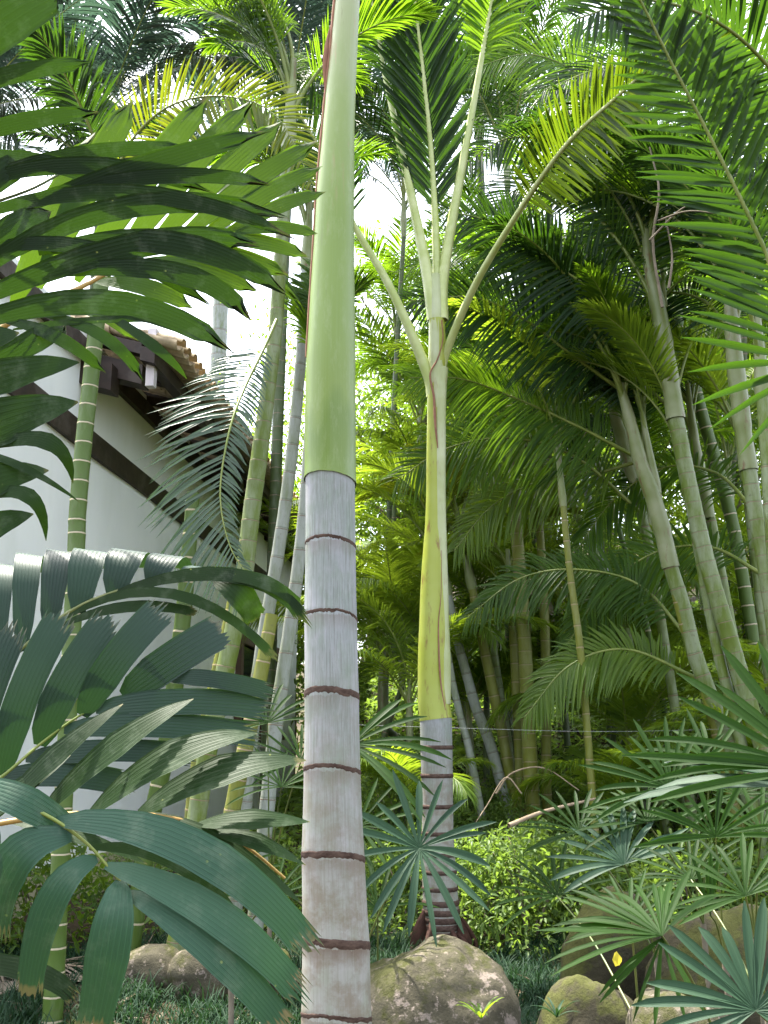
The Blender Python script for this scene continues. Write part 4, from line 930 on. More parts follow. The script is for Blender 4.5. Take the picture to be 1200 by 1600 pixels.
blue2_fr = dict(D=1.65, mat='broad_blue', rachis=[(-140, 1330, 1.6), (-60, 1260, 1.6), (10, 1208, 1.62), (66, 1160, 1.64), (130, 1115, 1.65), (200, 1085, 1.66), (268, 1055, 1.68)], r0=.004, r1=.001, rm='rachis', kw=dict(face=.85, nrib=8, taper=.85), leaves=[
    lv((-60, 1250), (20, 985), 50, 6, -8), lv((2, 1212), (98, 962), 52, 6, -12), lv((62, 1165), (172, 968), 54, 6, -10), lv((128, 1118), (252, 953), 52, 8, -6), lv((192, 1088), (348, 984), 58, 6, 0, jag=.05),
    lv((255, 1058), (425, 1082), 28, 8), lv((150, 1108), (420, 1104), 42, 10), lv((100, 1140), (400, 1150), 40, 12), lv((40, 1185), (300, 1180), 36, 10), lv((0, 1215), (200, 1225), 40, 10)])
dark_fr = dict(D=1.5, mat='broad_dark', rachis=[(-140, 1330, 1.4), (-40, 1295, 1.4), (75, 1275, 1.42), (160, 1270, 1.45), (220, 1271, 1.47), (300, 1286, 1.5), (380, 1320, 1.52), (445, 1372, 1.55)], rm='rachis_brown', r0=.005, kw=dict(face=.5, point=True), leaves=[
    lv((-20, 1290), (192, 1100), 42, 14), lv((60, 1276), (302, 1092), 52, 20), lv((140, 1272), (402, 1146), 64, 30), lv((215, 1272), (478, 1188), 68, 26), lv((308, 1288), (484, 1284), 44, 6),
    lv((225, 1272), (472, 1412), 44, 20), lv((330, 1300), (478, 1352), 36, 10), lv((120, 1272), (330, 1330), 30, 8), lv((-40, 1300), (110, 1180), 40, 10), lv((20, 1285), (230, 1350), 30, 10)])
front_fr = dict(D=1.12, ws=.86, mat='broad_pale', rachis=[(-160, 1240, 1.1), (-40, 1240, 1.1), (60, 1268, 1.11), (130, 1313, 1.12), (172, 1358, 1.12), (208, 1402, 1.12)], rm='rachis', r0=.0032, r1=.001, kw=dict(face=.8, nrib=8, jag=.10, taper=.6), leaves=[
    ((112, 1308), (20, 1345), (-12, 1470), 78), ((152, 1342), (82, 1405), (45, 1552), 60), ((188, 1375), (172, 1470), (145, 1612), 80), ((200, 1395), (325, 1475), (448, 1612), 66), ((165, 1352), (330, 1425), (468, 1552), 66), ((85, 1283), (300, 1325), (484, 1482), 74),
    ((140, 1325), (270, 1345), (368, 1436), 30, dict(mat='broad_dark', d=(0.03, .04, .06))), ((-60, 1225), (30, 1250), (110, 1300), 62), ((-40, 1245), (-30, 1330), (-60, 1460), 70),
    ((-160, 1500), (20, 1510), (118, 1560), 40, dict(mat='broad_dark', d=(.1, .1, .1)))])
s1 = P(-300, 820, 1.6)
b1 = A(s1[0] + .02, s1[1], gz(s1[0], s1[1]) - .03)
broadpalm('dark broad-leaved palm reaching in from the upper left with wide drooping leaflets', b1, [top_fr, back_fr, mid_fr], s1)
s2_ = P(-260, 1360, 1.7)
b2 = A(s2_[0] - .05, s2_[1], gz(s2_[0], s2_[1]) - .03)
broadpalm('low broad-leaved palm at lower left with blue-green and dark pleated fronds', b2, [blue_fr, blue2_fr, dark_fr], s2_)
s3 = P(-300, 1330, 1.2)
b3 = A(s3[0] - .03, s3[1], gz(s3[0], s3[1]) - .03)
broadpalm('young palm in the bottom left corner with one pale green frond of ragged-tipped leaflets', b3, [front_fr], s3)

# ------------------------------------------------------------------ fan palms (right and centre)
def fanplant(label, fans, group='fan palms with finger-like leaves'):
    """fans: (px, py, D, radius px, n, angle0, angle1, tilt, material, foot px)"""
    f0 = fans[0]; c0 = P(f0[0], f0[1], f0[2])
    bx = c0[0] + f0[9][0]; by = c0[1] + f0[9][1]
    base = A(bx, by, gz(bx, by) - 0.02)
    t = thing('fan_palm', label, 'fan palm', base, group)
    hs = max(0.15, min(0.75, (c0[2] - base[2]) * 0.55)); top = base + A(0, 0, hs)
    part('stem', tube(catmull([base, (base + top) / 2 + A(.01, .01, 0), top], 8), 0.014, 7), M['barkdark'], t)
    for (px, py, D, R, n, a0, a1, tilt, mt, _) in fans:
        c = P(px, py, D); Rm = R / FPX * dview(c)
        rg = np.random.default_rng(int(px * 7 + py))
        ped = part('fan_leaf', tube(catmull([top, (top + c) / 2 + A(0, 0, 0.05), c], 12), np.linspace(.005, .0035, 12), 6), M['rachis_dark'], t)
        # leaf frame: x right, y up in the leaf plane, n normal
        nv = nrm(nrm(CAM - c) * math.cos(math.radians(tilt)) + A(0, 0, 1) * math.sin(math.radians(tilt)))
        xr = nrm(np.cross(A(0, 0, 1), nv)); yu = np.cross(nv, xr)
        if xr[0] < 0: xr = -xr; yu = np.cross(nv, xr); yu = yu if yu[2] > 0 else -yu
        an = np.radians(np.linspace(a0, a1, n) + rg.normal(0, 3, n))
        d = nrm(xr * np.cos(an)[:, None] + yu * np.sin(an)[:, None] + nv * 0.14)
        L = Rm * rg.uniform(0.84, 1.08, n)
        wv = np.full(n, Rm * (0.092 if mt == 'fan_blue' else 0.064)) * rg.uniform(.7, 1.15, n)
        V = leaflet_array(np.repeat(c[None], n, 0), d, np.repeat(nv[None], n, 0), L, wv, rg.uniform(.04, .28, n), ns=7, fold=0.22, prof=lambda s: np.interp(s, [0, .1, .5, .8, .95, 1], [.22, .45, 1, .92, .5, .12]))
        for g in leaf_geos(V): part('leaflet', g, M[mt], ped)
    return t
fanplant('blue-green fan palm leaf spread like a star in front of the central palm trunk', [(655, 1325, 4.6, 138, 19, -170, 165, 22, 'fan_blue', (-.25, .3)), (548, 1165, 4.9, 165, 9, -55, 60, 40, 'fan_green', 0), (560, 1290, 5.0, 110, 9, -80, 70, 40, 'fan_green', 0)])
fanplant('large blue-green fan leaf in the bottom right corner', [(1180, 1578, 2.9, 195, 19, -30, 215, 18, 'fan_blue', (.3, .1))])
fanplant('dark green fan palm left of the corner one, its segments streaming left over the boulder', [(1034, 1462, 3.4, 190, 19, 52, 215, 62, 'fan_green', (.25, .25)), (1034, 1466, 3.42, 130, 6, 215, 300, 20, 'fan_green', 0)])
fanplant('small bluish fan leaf above the dark streaming one', [(975, 1350, 4.8, 125, 14, 20, 200, 35, 'fan_blue', (.2, .3)), (905, 1300, 5.1, 110, 12, 30, 210, 45, 'fan_green', 0)])
fanplant('fresh green fan palm before the dark hollow, segments pointing up left', [(1048, 1232, 4.9, 145, 14, 40, 200, 30, 'fan_green', (.2, .3)), (1010, 1285, 4.9, 120, 14, 10, 200, 50, 'fan_green', 0), (1110, 1190, 5.0, 120, 10, 60, 210, 40, 'fan_green', 0)])
fanplant('upright dark fan palm with a pleated folded segment, right of the bluish one', [(1118, 1308, 4.3, 130, 14, 5, 190, 20, 'fan_green', (.05, .15)), (1110, 1430, 4.2, 120, 4, 78, 100, 10, 'fan_green', 0)])
fanplant('thin-leaved fan palm low between the two smaller boulders', [(985, 1440, 4.0, 120, 13, 10, 200, 45, 'fan_green', (.05, .15)), (870, 1400, 5.0, 110, 12, 10, 200, 45, 'fan_green', 0)])
fanplant('thin-leaved dark fan palm at the right edge above the corner fan', [(1165, 1400, 3.9, 140, 14, 20, 210, 40, 'fan_green', (.1, .15)), (1080, 1375, 4.6, 110, 12, 10, 200, 50, 'fan_green', 0)])
fanplant('small bright fan palm in front of the yellow stem foot', [(1152, 1240, 4.6, 105, 14, -20, 215, 35, 'fan_green', (.1, .2)), (1190, 1300, 4.4, 110, 12, 20, 200, 40, 'fan_green', 0)])
fanplant('big fan leaf thrusting in from the right edge with long broad segments', [(1275, 1205, 2.6, 280, 10, 112, 192, 25, 'fan_green', (.1, .2)), (1300, 1235, 2.6, 330, 4, 158, 182, 60, 'fan_blue', 0)])
fanplant('small green fan palm by the house corner, left of the near trunk', [(418, 1130, 6.0, 100, 12, 10, 200, 40, 'fan_green', (0, .3)), (470, 1190, 5.8, 95, 12, 20, 200, 40, 'fan_green', 0), (440, 1230, 5.6, 90, 12, 0, 190, 40, 'fan_green', 0)])
fanplant('fan palm low in the gap between near trunk and star-shaped fan', [(590, 1420, 4.9, 110, 12, 10, 190, 45, 'fan_green', (0, .2))])
fanplant('shadowed fan palm under the front frond at lower left', [(350, 1370, 4.8, 110, 12, 10, 200, 40, 'fan_green', (0, .3)), (430, 1400, 4.6, 100, 10, 0, 180, 45, 'fan_green', 0)])

# ------------------------------------------------------------------ background palms
def bgpalm(label, H_, leafm, seed, nf=9, L=2.4, trunkm='cane_far', r=0.045, lf=.62, lw=.028, ln=62):
    t = thing('palm_tree', label, 'palm tree', (0, 0, 0), 'feathery palms at the back of the garden')
    rg = np.random.default_rng(seed)
    lean = rg.uniform(-.5, .5)
    pth = resample(catmull([A(0, 0, -0.3), A(lean * .3, 0, H_ * .5), A(lean, 0, H_)], 40), 40)[0]
    part('trunk', stem_geo(pth, np.linspace(r, r * .8, 40), 0.22, m=9), M[trunkm], t)
    part('crownshaft', tube([A(lean, 0, H_ - .01), A(lean, 0, H_ + .3), A(lean, 0, H_ + .8)], [r * .95, r * 1.2, r * .5], 9), M['sheath_cane'], t)
    for i in range(nf):
        q = (360 * i / nf + rg.uniform(-25, 25), rg.uniform(45, 84), rg.uniform(-50, 15), L * rg.uniform(.8, 1.15))
        frond(t, arch(A(lean, 0, H_ + rg.uniform(.4, .75)), *q, side=rg.uniform(-20, 20)), M[leafm], M['rachis'], nl=ln, L=lf, w=lw, t0=.16, r0=.017, rng=rg, ns=3, v=rg.uniform(5, 30), droop=rg.uniform(.2, .5))
    return t
protos = {
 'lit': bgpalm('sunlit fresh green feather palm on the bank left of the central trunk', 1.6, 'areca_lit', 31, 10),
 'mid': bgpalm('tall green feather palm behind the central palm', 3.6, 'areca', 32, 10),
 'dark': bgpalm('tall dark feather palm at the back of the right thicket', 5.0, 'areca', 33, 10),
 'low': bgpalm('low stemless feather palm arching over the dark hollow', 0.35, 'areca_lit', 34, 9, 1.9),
 'pale': bgpalm('hazy bluish palm high against the white sky', 11.5, 'areca_pale', 35, 16, 4.4, 'cane_far', .10, 1.0, .055, 70),
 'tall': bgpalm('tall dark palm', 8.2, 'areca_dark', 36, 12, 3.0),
}
placed = {}
def place(kind, x, y, rot, s, label, dz=0.0):
    src = protos[kind]
    if kind not in placed:
        placed[kind] = True; o = src
        o.location = (x, y, gz(x, y) + dz); o.rotation_euler = (0, 0, rot); o.scale = (s,) * 3; o['label'] = label
        return o
    return dup(src, (x, y, gz(x, y) + dz), rot, s, label)
bgl = [
 ('pale', -7.6, 14.5, .3, .92, 'hazy bluish palm high in the upper left corner, dark crown against the white sky'),
 ('pale', -4.9, 15.5, 2.0, 1.02, 'hazy palm crown at the top, between the upper left corner and the near trunk'),
 ('pale', -1.6, 14.0, 4.1, .95, 'hazy palm crown directly left of the near trunk at the top of the picture'),
 ('pale', -10.5, 19.0, 1.1, 1.1, 'distant palm beyond the house at the far upper left'),
 ('mid', 1.3, 13.2, 3.9, 1.0, 'green feather palm directly behind the central crownshaft'),
 ('mid', 2.6, 14.4, 5.5, 1.1, 'tall feather palm right of the central palm, above the bank cluster'),
 ('mid', .7, 17.0, 1.4, 1.2, 'farther feather palm behind the central palm near the top'),
 ('mid', 3.2, 12.3, 1.8, .92, 'dark feather palm above the thin bank stems'),
 ('mid', 4.6, 12.6, 4.6, 1.0, 'dark feather palm behind the long leaning stem'),
 ('dark', 5.9, 11.8, 3.0, .95, 'dark feather palm behind the thick right-hand palm'),
 ('dark', 6.9, 13.0, .2, 1.1, 'dark feather palm at the back by the right edge'),
 ('mid', 2.2, 16.5, 2.9, 1.15, 'deep green palm at the very back above the centre right'),
 ('dark', 4.4, 17.5, 5.9, 1.2, 'deep green palm at the very back of the right thicket'),
 ('dark', 7.9, 17.5, 2.4, 1.2, 'deep green palm at the very back in the right corner'),
 ('lit', -.15, 12.4, .2, .95, 'sunlit fresh green feather palm left of the central crownshaft'),
 ('lit', .75, 11.4, 1.9, .85, 'sunlit low feather palm between near trunk and central palm'),
 ('lit', 1.7, 12.8, 3.6, .95, 'sunlit feather palm right behind the central shaft'),
 ('lit', 2.6, 12.0, 5.1, .85, 'bright feather palm over the leaning bank stems'),
 ('lit', -.6, 15.8, 2.7, 1.2, 'bright farther feather palm seen beside the near trunk'),
 ('low', 2.5, 10.0, .6, .75, 'low feather palm arching over the dark hollow in the bank'),
 ('low', 3.3, 9.6, 2.6, .9, 'low feather palm beneath the long leaning stem'),
 ('low', 4.1, 9.9, 4.4, 1.0, 'low dark feather palm at the foot of the right thicket'),
 ('low', 2.7, 11.2, 1.3, 1.05, 'low feather palm behind the slim upright stem'),
 ('low', -.1, 9.9, 3.3, .7, 'low feather palm peeping out right of the near trunk at mid height'),
 ('low', 5.1, 8.2, 5.2, 1.0, 'low feather palm by the right edge behind the fan palms'),
 ('mid', 4.9, 14.5, 2.6, 1.3, 'tall green palm behind the right-hand stems'),
 ('mid', 3.6, 20.5, .9, 1.5, 'tall distant palm at the top right of centre'),
 ('dark', .2, 21.5, 3.4, 1.4, 'distant dark palm behind the near trunk'),
 ('dark', 9.5, 14.5, 1.0, 1.1, 'dark palm outside the thicket at far right'),
 ('dark', 1.6, 18.8, 1.2, 1.35, 'deep green palm behind the central palm, far back'),
 ('dark', 3.3, 14.9, 3.7, 1.15, 'dark feather palm in the middle of the right thicket'),
 ('mid', 5.9, 15.2, 5.0, 1.25, 'dark feather palm in the thicket behind the upright right-hand stem'),
 ('mid', 1.9, 15.4, 4.4, 1.25, 'green palm towering behind the gap right of the central palm'),
 ('dark', 6.6, 20.5, 1.9, 1.5, 'distant deep green palm at the right'),
 ('lit', .1, 10.6, 1.0, .8, 'bright feather palm just right of the near trunk, crown at mid height'),
 ('lit', 1.2, 14.6, 2.2, 1.4, 'bright feather palm far behind the central shaft'),
 ('lit', 2.2, 13.6, 4.0, 1.1, 'bright feather palm behind the close-ringed stem'),
 ('low', 3.6, 12.4, 0.4, 1.3, 'arching feather palm deep between the right-hand stems'),
 ('low', 4.6, 12.2, 3.4, 1.3, 'arching dark feather palm behind the long leaning stem, low'),
 ('low', 1.4, 12.2, 5.4, 1.1, 'arching feather palm low on the lit bank'),
 ('low', 3.2, 14.2, 2.0, 1.6, 'big arching feather palm on the slope behind the hollow'),
 ('low', 5.6, 13.8, 4.6, 1.6, 'big arching feather palm on the slope at right'),
 ('low', .3, 14.2, 1.1, 1.4, 'arching feather palm on the slope beside the near trunk'),
 ('tall', 2.0, 12.6, .5, 1.0, 'tall palm whose crown fills the top between the central palm and the right thicket'),
 ('tall', 4.3, 11.6, 2.5, .95, 'tall dark palm with its crown above the long leaning stem'),
 ('tall', 6.3, 12.0, 4.1, 1.05, 'tall dark palm with its crown in the upper right'),
 ('tall', 3.3, 16.5, 5.3, 1.2, 'farther tall palm rising behind the central palm crown'),
 ('tall', .0, 14.6, 3.2, 1.0, 'tall palm filling the gap between the near trunk and the central palm stalks'),
 ('pale', -.95, 17.0, 2.9, .95, 'hazy palm whose crown shows between the near and the central trunks at the top'),
 ('pale', 2.2, 19.5, 5.2, 1.05, 'hazy palm crown far behind the central palm crown'),
 ('pale', -6.2, 12.5, 3.6, .85, 'hazy palm with drooping crown behind the upper left fronds'),
 ('mid', -3.0, 21.5, 4.0, 1.3, 'distant green palm beyond the end of the house'),
]
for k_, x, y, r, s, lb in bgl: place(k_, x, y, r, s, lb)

# broadleaf trees behind
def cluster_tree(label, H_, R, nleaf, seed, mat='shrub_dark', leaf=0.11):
    t = thing('tree', label, 'tree', (0, 0, 0), 'leafy trees on the slope at the back')
    rg = np.random.default_rng(seed)
    part('trunk', tube(catmull([A(0, 0, -.4), A(.1, 0, H_ * .5), A(0, .1, H_ * .9)], 10), np.linspace(.16, .06, 10), 9), M['barkdark'], t)
    cl = rg.normal(0, 1, (40, 3)); cl = nrm(cl) * rg.uniform(.35, 1, (40, 1)) * A(R, R, R * .9) + A(0, 0, H_)
    for q in cl[:6]: part('limb', tube(catmull([A(.05, .05, H_ * .55), (A(0, 0, H_ * .7) + q) / 2, q], 6), np.linspace(.06, .015, 6), 6), M['barkdark'], t)
    p = cl[rg.integers(0, 40, nleaf)] + rg.normal(0, .33 * R / 1.6, (nleaf, 3))
    d = nrm(rg.normal(0, 1, (nleaf, 3)) + A(0, 0, -.3)); n_ = nrm(rg.normal(0, 1, (nleaf, 3)) + A(0, 0, 1.2))
    V = leaflet_array(p, d, n_, leaf * rg.uniform(.7, 1.4, nleaf), leaf * .45 * rg.uniform(.7, 1.3, nleaf), np.full(nleaf, .1), ns=2, prof=lambda s: A(.2, 1, .1))
    part('foliage', leaf_join(V), M[mat], t, kind='stuff')
    return t
T1 = cluster_tree('leafy tree on the slope', 3.8, 2.8, 15000, 41)
tl_ = [(0.5, 24, 0, 1.3, 'leafy tree at the back, hidden partly by the central palm'), (4.0, 23, 2, 1.35, 'leafy tree at the back right of centre'), (8.0, 22, 4, 1.4, 'leafy tree at the back in the right corner'), (-2.5, 26, 1, 1.5, 'leafy tree beyond the end of the house'), (11.5, 18, 3, 1.3, 'leafy tree far to the right on the slope'), (2.3, 29, 5, 1.7, 'farthest leafy tree up the slope'), (6.5, 28, 2.2, 1.8, 'farthest leafy tree up the slope to the right'), (-6.5, 28, 2.9, 1.5, 'leafy tree far behind the house roof')]
T1.location = (tl_[0][0], tl_[0][1], gz(tl_[0][0], tl_[0][1])); T1.scale = (tl_[0][3],) * 3; T1['label'] = tl_[0][4]
for x, y, r, s, lb in tl_[1:]: dup(T1, (x, y, gz(x, y)), r, s, lb)

# ------------------------------------------------------------------ understorey
def shrub(label, R, n, seed, mat, leaf=.07):
    t = thing('shrub', label, 'shrub', (0, 0, 0), 'leafy shrubs on the bank')
    rg = np.random.default_rng(seed)
    for i in range(7):
        a_ = rg.uniform(0, 6.28); q = A(math.cos(a_) * R * .6, math.sin(a_) * R * .6, R * rg.uniform(.7, 1.2))
        part('stem', tube(catmull([A(0, 0, -.05), q * .5 + A(0, 0, .1), q], 6), np.linspace(.008, .003, 6), 5), M['barkdark'], t)
    p = nrm(rg.normal(0, 1, (n, 3)) + A(0, 0, .4)) * (rg.uniform(.3, 1, (n, 1)) ** .5) * A(R, R, R * 1.1) + A(0, 0, R * .35)
    d = nrm(rg.normal(0, 1, (n, 3)) + nrm(p) + A(0, 0, -.2)); n_ = nrm(rg.normal(0, .6, (n, 3)) + A(0, 0, 1))
    V = leaflet_array(p, d, n_, leaf * rg.uniform(.6, 1.5, n), leaf * .42 * rg.uniform(.7, 1.3, n), np.full(n, .25), ns=3, prof=lambda s: A(.2, .9, .8, .06))
    part('foliage', leaf_join(V), M[mat], t, kind='stuff')
    return t
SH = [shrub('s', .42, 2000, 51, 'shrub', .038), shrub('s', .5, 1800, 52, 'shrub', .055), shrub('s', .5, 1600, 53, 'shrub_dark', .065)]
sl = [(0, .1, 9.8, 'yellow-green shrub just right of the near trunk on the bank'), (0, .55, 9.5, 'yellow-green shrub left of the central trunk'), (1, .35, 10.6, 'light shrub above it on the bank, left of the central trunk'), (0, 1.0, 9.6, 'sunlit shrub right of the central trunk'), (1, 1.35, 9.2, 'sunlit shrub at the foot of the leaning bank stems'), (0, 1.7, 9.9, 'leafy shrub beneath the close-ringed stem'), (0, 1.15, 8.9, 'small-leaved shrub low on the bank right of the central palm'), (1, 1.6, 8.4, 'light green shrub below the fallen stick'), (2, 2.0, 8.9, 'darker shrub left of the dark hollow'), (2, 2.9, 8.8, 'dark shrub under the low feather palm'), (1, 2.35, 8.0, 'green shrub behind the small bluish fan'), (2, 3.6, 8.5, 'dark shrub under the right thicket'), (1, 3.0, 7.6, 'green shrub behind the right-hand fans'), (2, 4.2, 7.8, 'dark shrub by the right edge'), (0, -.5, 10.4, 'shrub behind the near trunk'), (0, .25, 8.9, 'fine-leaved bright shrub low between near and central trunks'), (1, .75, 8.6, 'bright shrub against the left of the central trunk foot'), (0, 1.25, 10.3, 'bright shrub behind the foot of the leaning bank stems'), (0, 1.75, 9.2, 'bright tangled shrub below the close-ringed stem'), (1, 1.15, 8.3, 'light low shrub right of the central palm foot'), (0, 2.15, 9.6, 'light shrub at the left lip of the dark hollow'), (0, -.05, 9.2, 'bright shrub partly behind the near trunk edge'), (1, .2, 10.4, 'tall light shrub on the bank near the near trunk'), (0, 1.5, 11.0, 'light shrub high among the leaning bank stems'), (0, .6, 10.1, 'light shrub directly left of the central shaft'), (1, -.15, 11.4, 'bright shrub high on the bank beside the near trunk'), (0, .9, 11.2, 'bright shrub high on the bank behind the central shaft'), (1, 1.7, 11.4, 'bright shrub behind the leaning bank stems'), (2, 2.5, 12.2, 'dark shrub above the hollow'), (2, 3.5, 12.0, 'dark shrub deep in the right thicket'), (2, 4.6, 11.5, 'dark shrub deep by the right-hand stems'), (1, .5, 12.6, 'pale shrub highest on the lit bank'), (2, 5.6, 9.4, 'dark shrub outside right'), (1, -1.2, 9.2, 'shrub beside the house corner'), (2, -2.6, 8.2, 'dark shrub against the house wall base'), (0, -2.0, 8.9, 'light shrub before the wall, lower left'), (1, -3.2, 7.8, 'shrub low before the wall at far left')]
used = set()
for i, (k_, x, y, lb) in enumerate(sl):
    rg = random.Random(i); s = rg.uniform(.95, 1.45)
    if k_ not in used:
        used.add(k_); o = SH[k_]; o.location = (x, y, gz(x, y)); o.rotation_euler = (0, 0, rg.uniform(0, 6)); o['label'] = lb
    else: dup(SH[k_], (x, y, gz(x, y)), rg.uniform(0, 6), s, lb)

# creeping ground cover on the bank, litter and grass
def scatter(n, xr, yr, rng, keep=None):
    x = rng.uniform(*xr, n); y = rng.uniform(*yr, n)
    if keep is not None:
        m = keep(x, y); x, y = x[m], y[m]
    return x, y
rg = np.random.default_rng(77)
wallx = lambda y: HO[0] + .0949 * y + .15
x, y = scatter(60000, (-1.8, 10.5), (8.0, 26.0), rg, lambda x, y: (np.abs(x - 2.6) + np.abs(y - 9.9) * .8 > 0.75) & (rg.random(len(x)) < 1.2 - (y - 8) * .04) & (x > wallx(y) + .6))
p = np.stack([x, y, ground_z(x, y) + rg.uniform(0.0, .22, len(x))], 1); k_ = len(x)
d = nrm(rg.normal(0, 1, (k_, 3)) * A(1, 1, .5)); n_ = nrm(rg.normal(0, .5, (k_, 3)) + A(0, 0, 1))
V = leaflet_array(p, d, n_, rg.uniform(.04, .11, k_) * (1 + (y - 8) * .12), rg.uniform(.02, .05, k_) * (1 + (y - 8) * .12), np.full(k_, .2), ns=2, prof=lambda s: A(.25, 1, .1))
tag(part('ground_cover', leaf_join(V), M['shrub']), 'creeping yellow-green ground cover on the lit bank', 'ground cover', kind='stuff')
def blades(name, label, n, xr, yr, hgt, mat, keep, seed, w=.0075):
    rg = np.random.default_rng(seed)
    tx = rg.uniform(*xr, n // 30); ty = rg.uniform(*yr, n // 30); ci = rg.integers(0, len(tx), n)
    x = tx[ci] + rg.normal(0, .05, n); y = ty[ci] + rg.normal(0, .05, n); m = keep(x, y); x, y = x[m], y[m]; k_ = len(x)
    p = np.stack([x, y, ground_z(x, y) - .01], 1)
    a_ = rg.uniform(0, 6.283, k_); d = nrm(np.stack([np.cos(a_) * .55, np.sin(a_) * .55, rg.uniform(.7, 1.3, k_)], 1))
    n_ = nrm(np.stack([-np.cos(a_), -np.sin(a_), np.full(k_, .5)], 1))
    V = leaflet_array(p, d, n_, hgt * rg.uniform(.5, 1.3, k_), np.full(k_, w), rg.uniform(.3, .9, k_), ns=3, prof=lambda s: A(.8, 1, .8, .1))
    tag(part(name, leaf_join(V), mat), label, 'grass', kind='stuff')
blades('grass', 'tufted dark mondo grass over the garden floor', 64000, (-3.4, 3.8), (3.8, 8.2), .30, M['grass'], lambda x, y: (x > wallx(y)) & ~((x > -3.1) & (x < -.3) & (y > 6.75) & (y < 7.15)), 5)
rg = np.random.default_rng(91); k_ = 2600
x = rg.uniform(-4, 4.5, k_); y = rg.uniform(4, 11, k_); m = x > wallx(y); x, y = x[m], y[m]; k_ = len(x)
p = np.stack([x, y, ground_z(x, y) + rg.uniform(.01, .05, k_)], 1); d = nrm(rg.normal(0, 1, (k_, 3)) * A(1, 1, .15)); n_ = nrm(rg.normal(0, .3, (k_, 3)) + A(0, 0, 1))
V = leaflet_array(p, d, n_, rg.uniform(.05, .28, k_), rg.uniform(.012, .03, k_), rg.uniform(-.1, .1, k_), ns=2, prof=lambda s: A(.3, 1, .1))
tag(part('leaf_litter', leaf_join(V), M['dry']), 'dry brown leaf litter scattered over the soil', 'leaf litter', kind='stuff')

# ------------------------------------------------------------------ boulders
def boulder(name, label, px, py, D, wpx, hf, df, mat, seed, sink=.25):
    c = P(px, py, D); R = pxw(wpx / 2, c); base = A(c[0], D, gz(c[0], D))
    bm_v = []
    m, n = 40, 24
    an = np.linspace(0, 2 * math.pi, m, endpoint=False); ph = np.linspace(-.45 * math.pi, .4999 * math.pi, n)
    Pt = np.empty((n, m, 3))
    for i, f in enumerate(ph):
        for j, a_ in enumerate(an):
            u = Vector((math.cos(f) * math.cos(a_), math.cos(f) * math.sin(a_), math.sin(f)))
            q = u * 1.3 + Vector((seed * 3.1, 0, 0))
            k_ = 1 + .20 * mnoise.noise(q) + .07 * mnoise.noise(q * 3.1) + .025 * mnoise.noise(q * 9)
            Pt[i, j] = [u.x * R * k_, u.y * R * df * k_, u.z * R * hf * k_]
    top = Pt[..., 2].max()
    want = c[2]                                            # photo row given for the crest
    Pt = Pt + A(c[0], D + 0, want - top)
    lowz = float(Pt[..., 2].min()); gl = min(gz(c[0] + dx, D + dy) for dx in (-R * .7, 0, R * .7) for dy in (-R * .5, R * .5)) - .06
    if lowz > gl: Pt[..., 2] = want - (want - Pt[..., 2]) * (want - gl) / (want - lowz)   # bedded in the soil
    t = thing(name, label, 'boulder', A(c[0], D, min(base[2], float(Pt[..., 2].min()))))
    part('stone', grid(Pt, closed=True), mat, t)
    return t
boulder('boulder', 'large pale boulder with pink lichen and moss at the foot of the trunks', 680, 1462, 4.9, 285, .85, .8, M['rock'], 1)
boulder('boulder', 'mossy brown boulder with a yellow leaf on it, bottom centre right', 925, 1520, 4.4, 185, .55, .8, M['rock_moss'], 2)
boulder('boulder', 'low boulder with white lichen spots under the corner fan', 1060, 1545, 3.9, 210, .5, .8, M['rock'], 3)
boulder('boulder', 'long shadowed boulder behind the upright dark fan', 1150, 1412, 5.4, 280, .4, .6, M['rock_moss'], 4)
boulder('boulder', 'smooth half-buried boulder behind the streaming dark fan', 960, 1385, 5.9, 170, .36, .6, M['rock_moss'], 5)
boulder('stone', 'flat grey stone in the path edge at lower left, behind the front frond', 240, 1476, 6.6, 120, .3, .6, M['rock'], 6)
boulder('stone', 'pale flat stone right of the other path-edge stone', 320, 1472, 6.5, 110, .34, .6, M['rock'], 7)
boulder('stone', 'rounded path-edge stone nearest the near trunk', 420, 1478, 6.4, 80, .4, .6, M['rock_moss'], 8)

# sticks, dead frond, wire, small plants
def stick(name, label, pts, r, cat, mat='stick', group=None):
    q = [P(*p_) for p_ in pts]; t = part(name, tube(catmull(q, 18), np.linspace(r, r * .5, 18), 6), M[mat])
    return tag(t, label, cat, group)
stick('fallen_stick', 'pale fallen frond stalk lying across the bank right of the central palm', [(795, 1290, 8.0), (850, 1268, 8.2), (930, 1248, 8.4)], .02, 'stick')
stick('dead_root', 'bare curling root hanging over the bank under the close-ringed stem', [(775, 1240, 9.3), (800, 1208, 9.3), (850, 1200, 9.3), (905, 1235, 9.2)], .01, 'root')
stick('dead_root', 'second thin root drooping down beside the first', [(815, 1240, 9.2), (790, 1215, 9.2), (760, 1260, 9.2), (740, 1290, 9.1)], .008, 'root')
stick('wire', 'thin grey wire stretched behind the central palm at knee height', [(480, 1130, 8.6), (700, 1137, 8.6), (950, 1143, 8.6), (1230, 1136, 8.6)], .0018, 'wire', 'wire')
tw_ = thing('dead_branch', 'bare forked dead branch caught in the palm crowns at upper right', 'branch', P(1035, 480, 6.7))
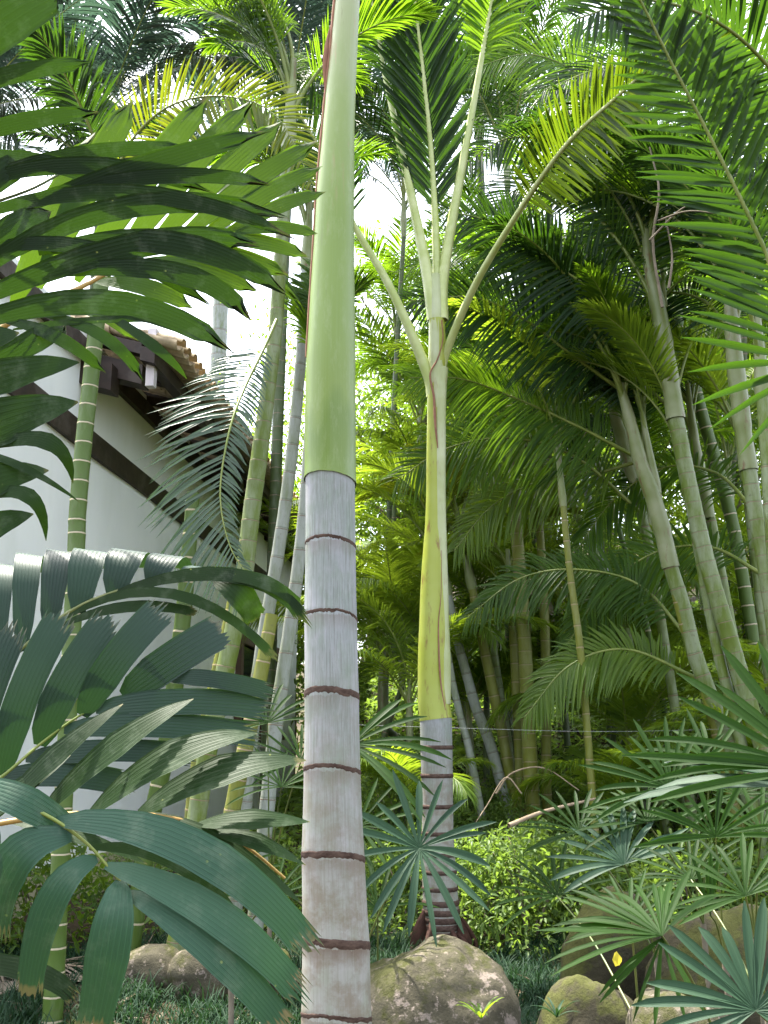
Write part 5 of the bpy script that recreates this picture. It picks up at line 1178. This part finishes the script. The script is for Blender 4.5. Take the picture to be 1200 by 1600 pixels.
for pl, r in (([(1035, 480, 6.7), (1020, 380, 6.7), (1030, 300, 6.6), (1015, 230, 6.6)], .012), ([(1028, 345, 6.65), (1075, 330, 6.5), (1130, 335, 6.4)], .008), ([(1015, 375, 6.65), (1060, 330, 6.6), (1100, 310, 6.5)], .008), ([(1045, 450, 6.7), (1050, 400, 6.7), (1040, 340, 6.7)], .01)):
    part('twig', tube(catmull([P(*q) for q in pl], 12), np.linspace(r, r * .5, 12), 6), M['barkdark'], tw_)
g0 = lambda x, y: A(x, y, gz(x, y) + .05)
dfr2 = thing('dead_frond', 'dry grey-brown frond lying nearer the wall foot', 'palm frond', g0(-2.4, 7.2))
frond(dfr2, [g0(-3.0, 7.3), g0(-2.4, 7.2) + A(0, 0, .05), g0(-1.7, 7.2), g0(-1.2, 7.1)], M['dry'], M['stick'], nl=34, L=.4, w=.022, v=-4, droop=.08, t0=.05, r0=.012)
def rosette(label, px, py, D, n, L, w, mat, cat='plant'):
    c = P(px, py, D); base = A(c[0], c[1], c[2]); t = thing('small_plant', label, cat, base)
    rg = np.random.default_rng(int(px)); a_ = np.linspace(0, 6.28, n, endpoint=False) + rg.normal(0, .2, n)
    d = nrm(np.stack([np.cos(a_) * .8, np.sin(a_) * .8, rg.uniform(.5, 1.3, n)], 1)); n_ = nrm(np.stack([-np.cos(a_), -np.sin(a_), np.ones(n)], 1))
    V = leaflet_array(np.repeat(base[None], n, 0), d, n_, L * rg.uniform(.8, 1.2, n), np.full(n, w), np.full(n, .4), ns=6, prof=lambda s: np.interp(s, [0, .3, .8, 1], [.6, 1, .6, .05]))
    for g in leaf_geos(V): part('leaf', g, M[mat], t)
rosette('small bright green strap-leaved plant on the face of the large boulder', 752, 1592, 4.35, 9, .16, .016, 'areca_lit')
rosette('little grey-green tuft between the two smaller boulders', 870, 1590, 4.1, 11, .15, .010, 'fan_blue')
yl = P(962, 1508, 4.2); Pt = np.array([[yl + A(-.012 + .02 * abs(t - .5), 0, .05 * t - .005), yl + A(0.005, -.01, .052 * t), yl + A(.03 - .04 * abs(t - .4), 0, .05 * t)] for t in np.linspace(0, 1, 5)])
tag(part('fallen_leaf', grid(Pt), M['yellowleaf']), 'yellow fallen leaf resting on the mossy boulder', 'leaf')

for o in scene.objects:
    if '_o' in o.keys(): del o['_o']
print('objects', len(scene.objects), 'tris', sum(len(m.polygons) * 2 for m in bpy.data.meshes))
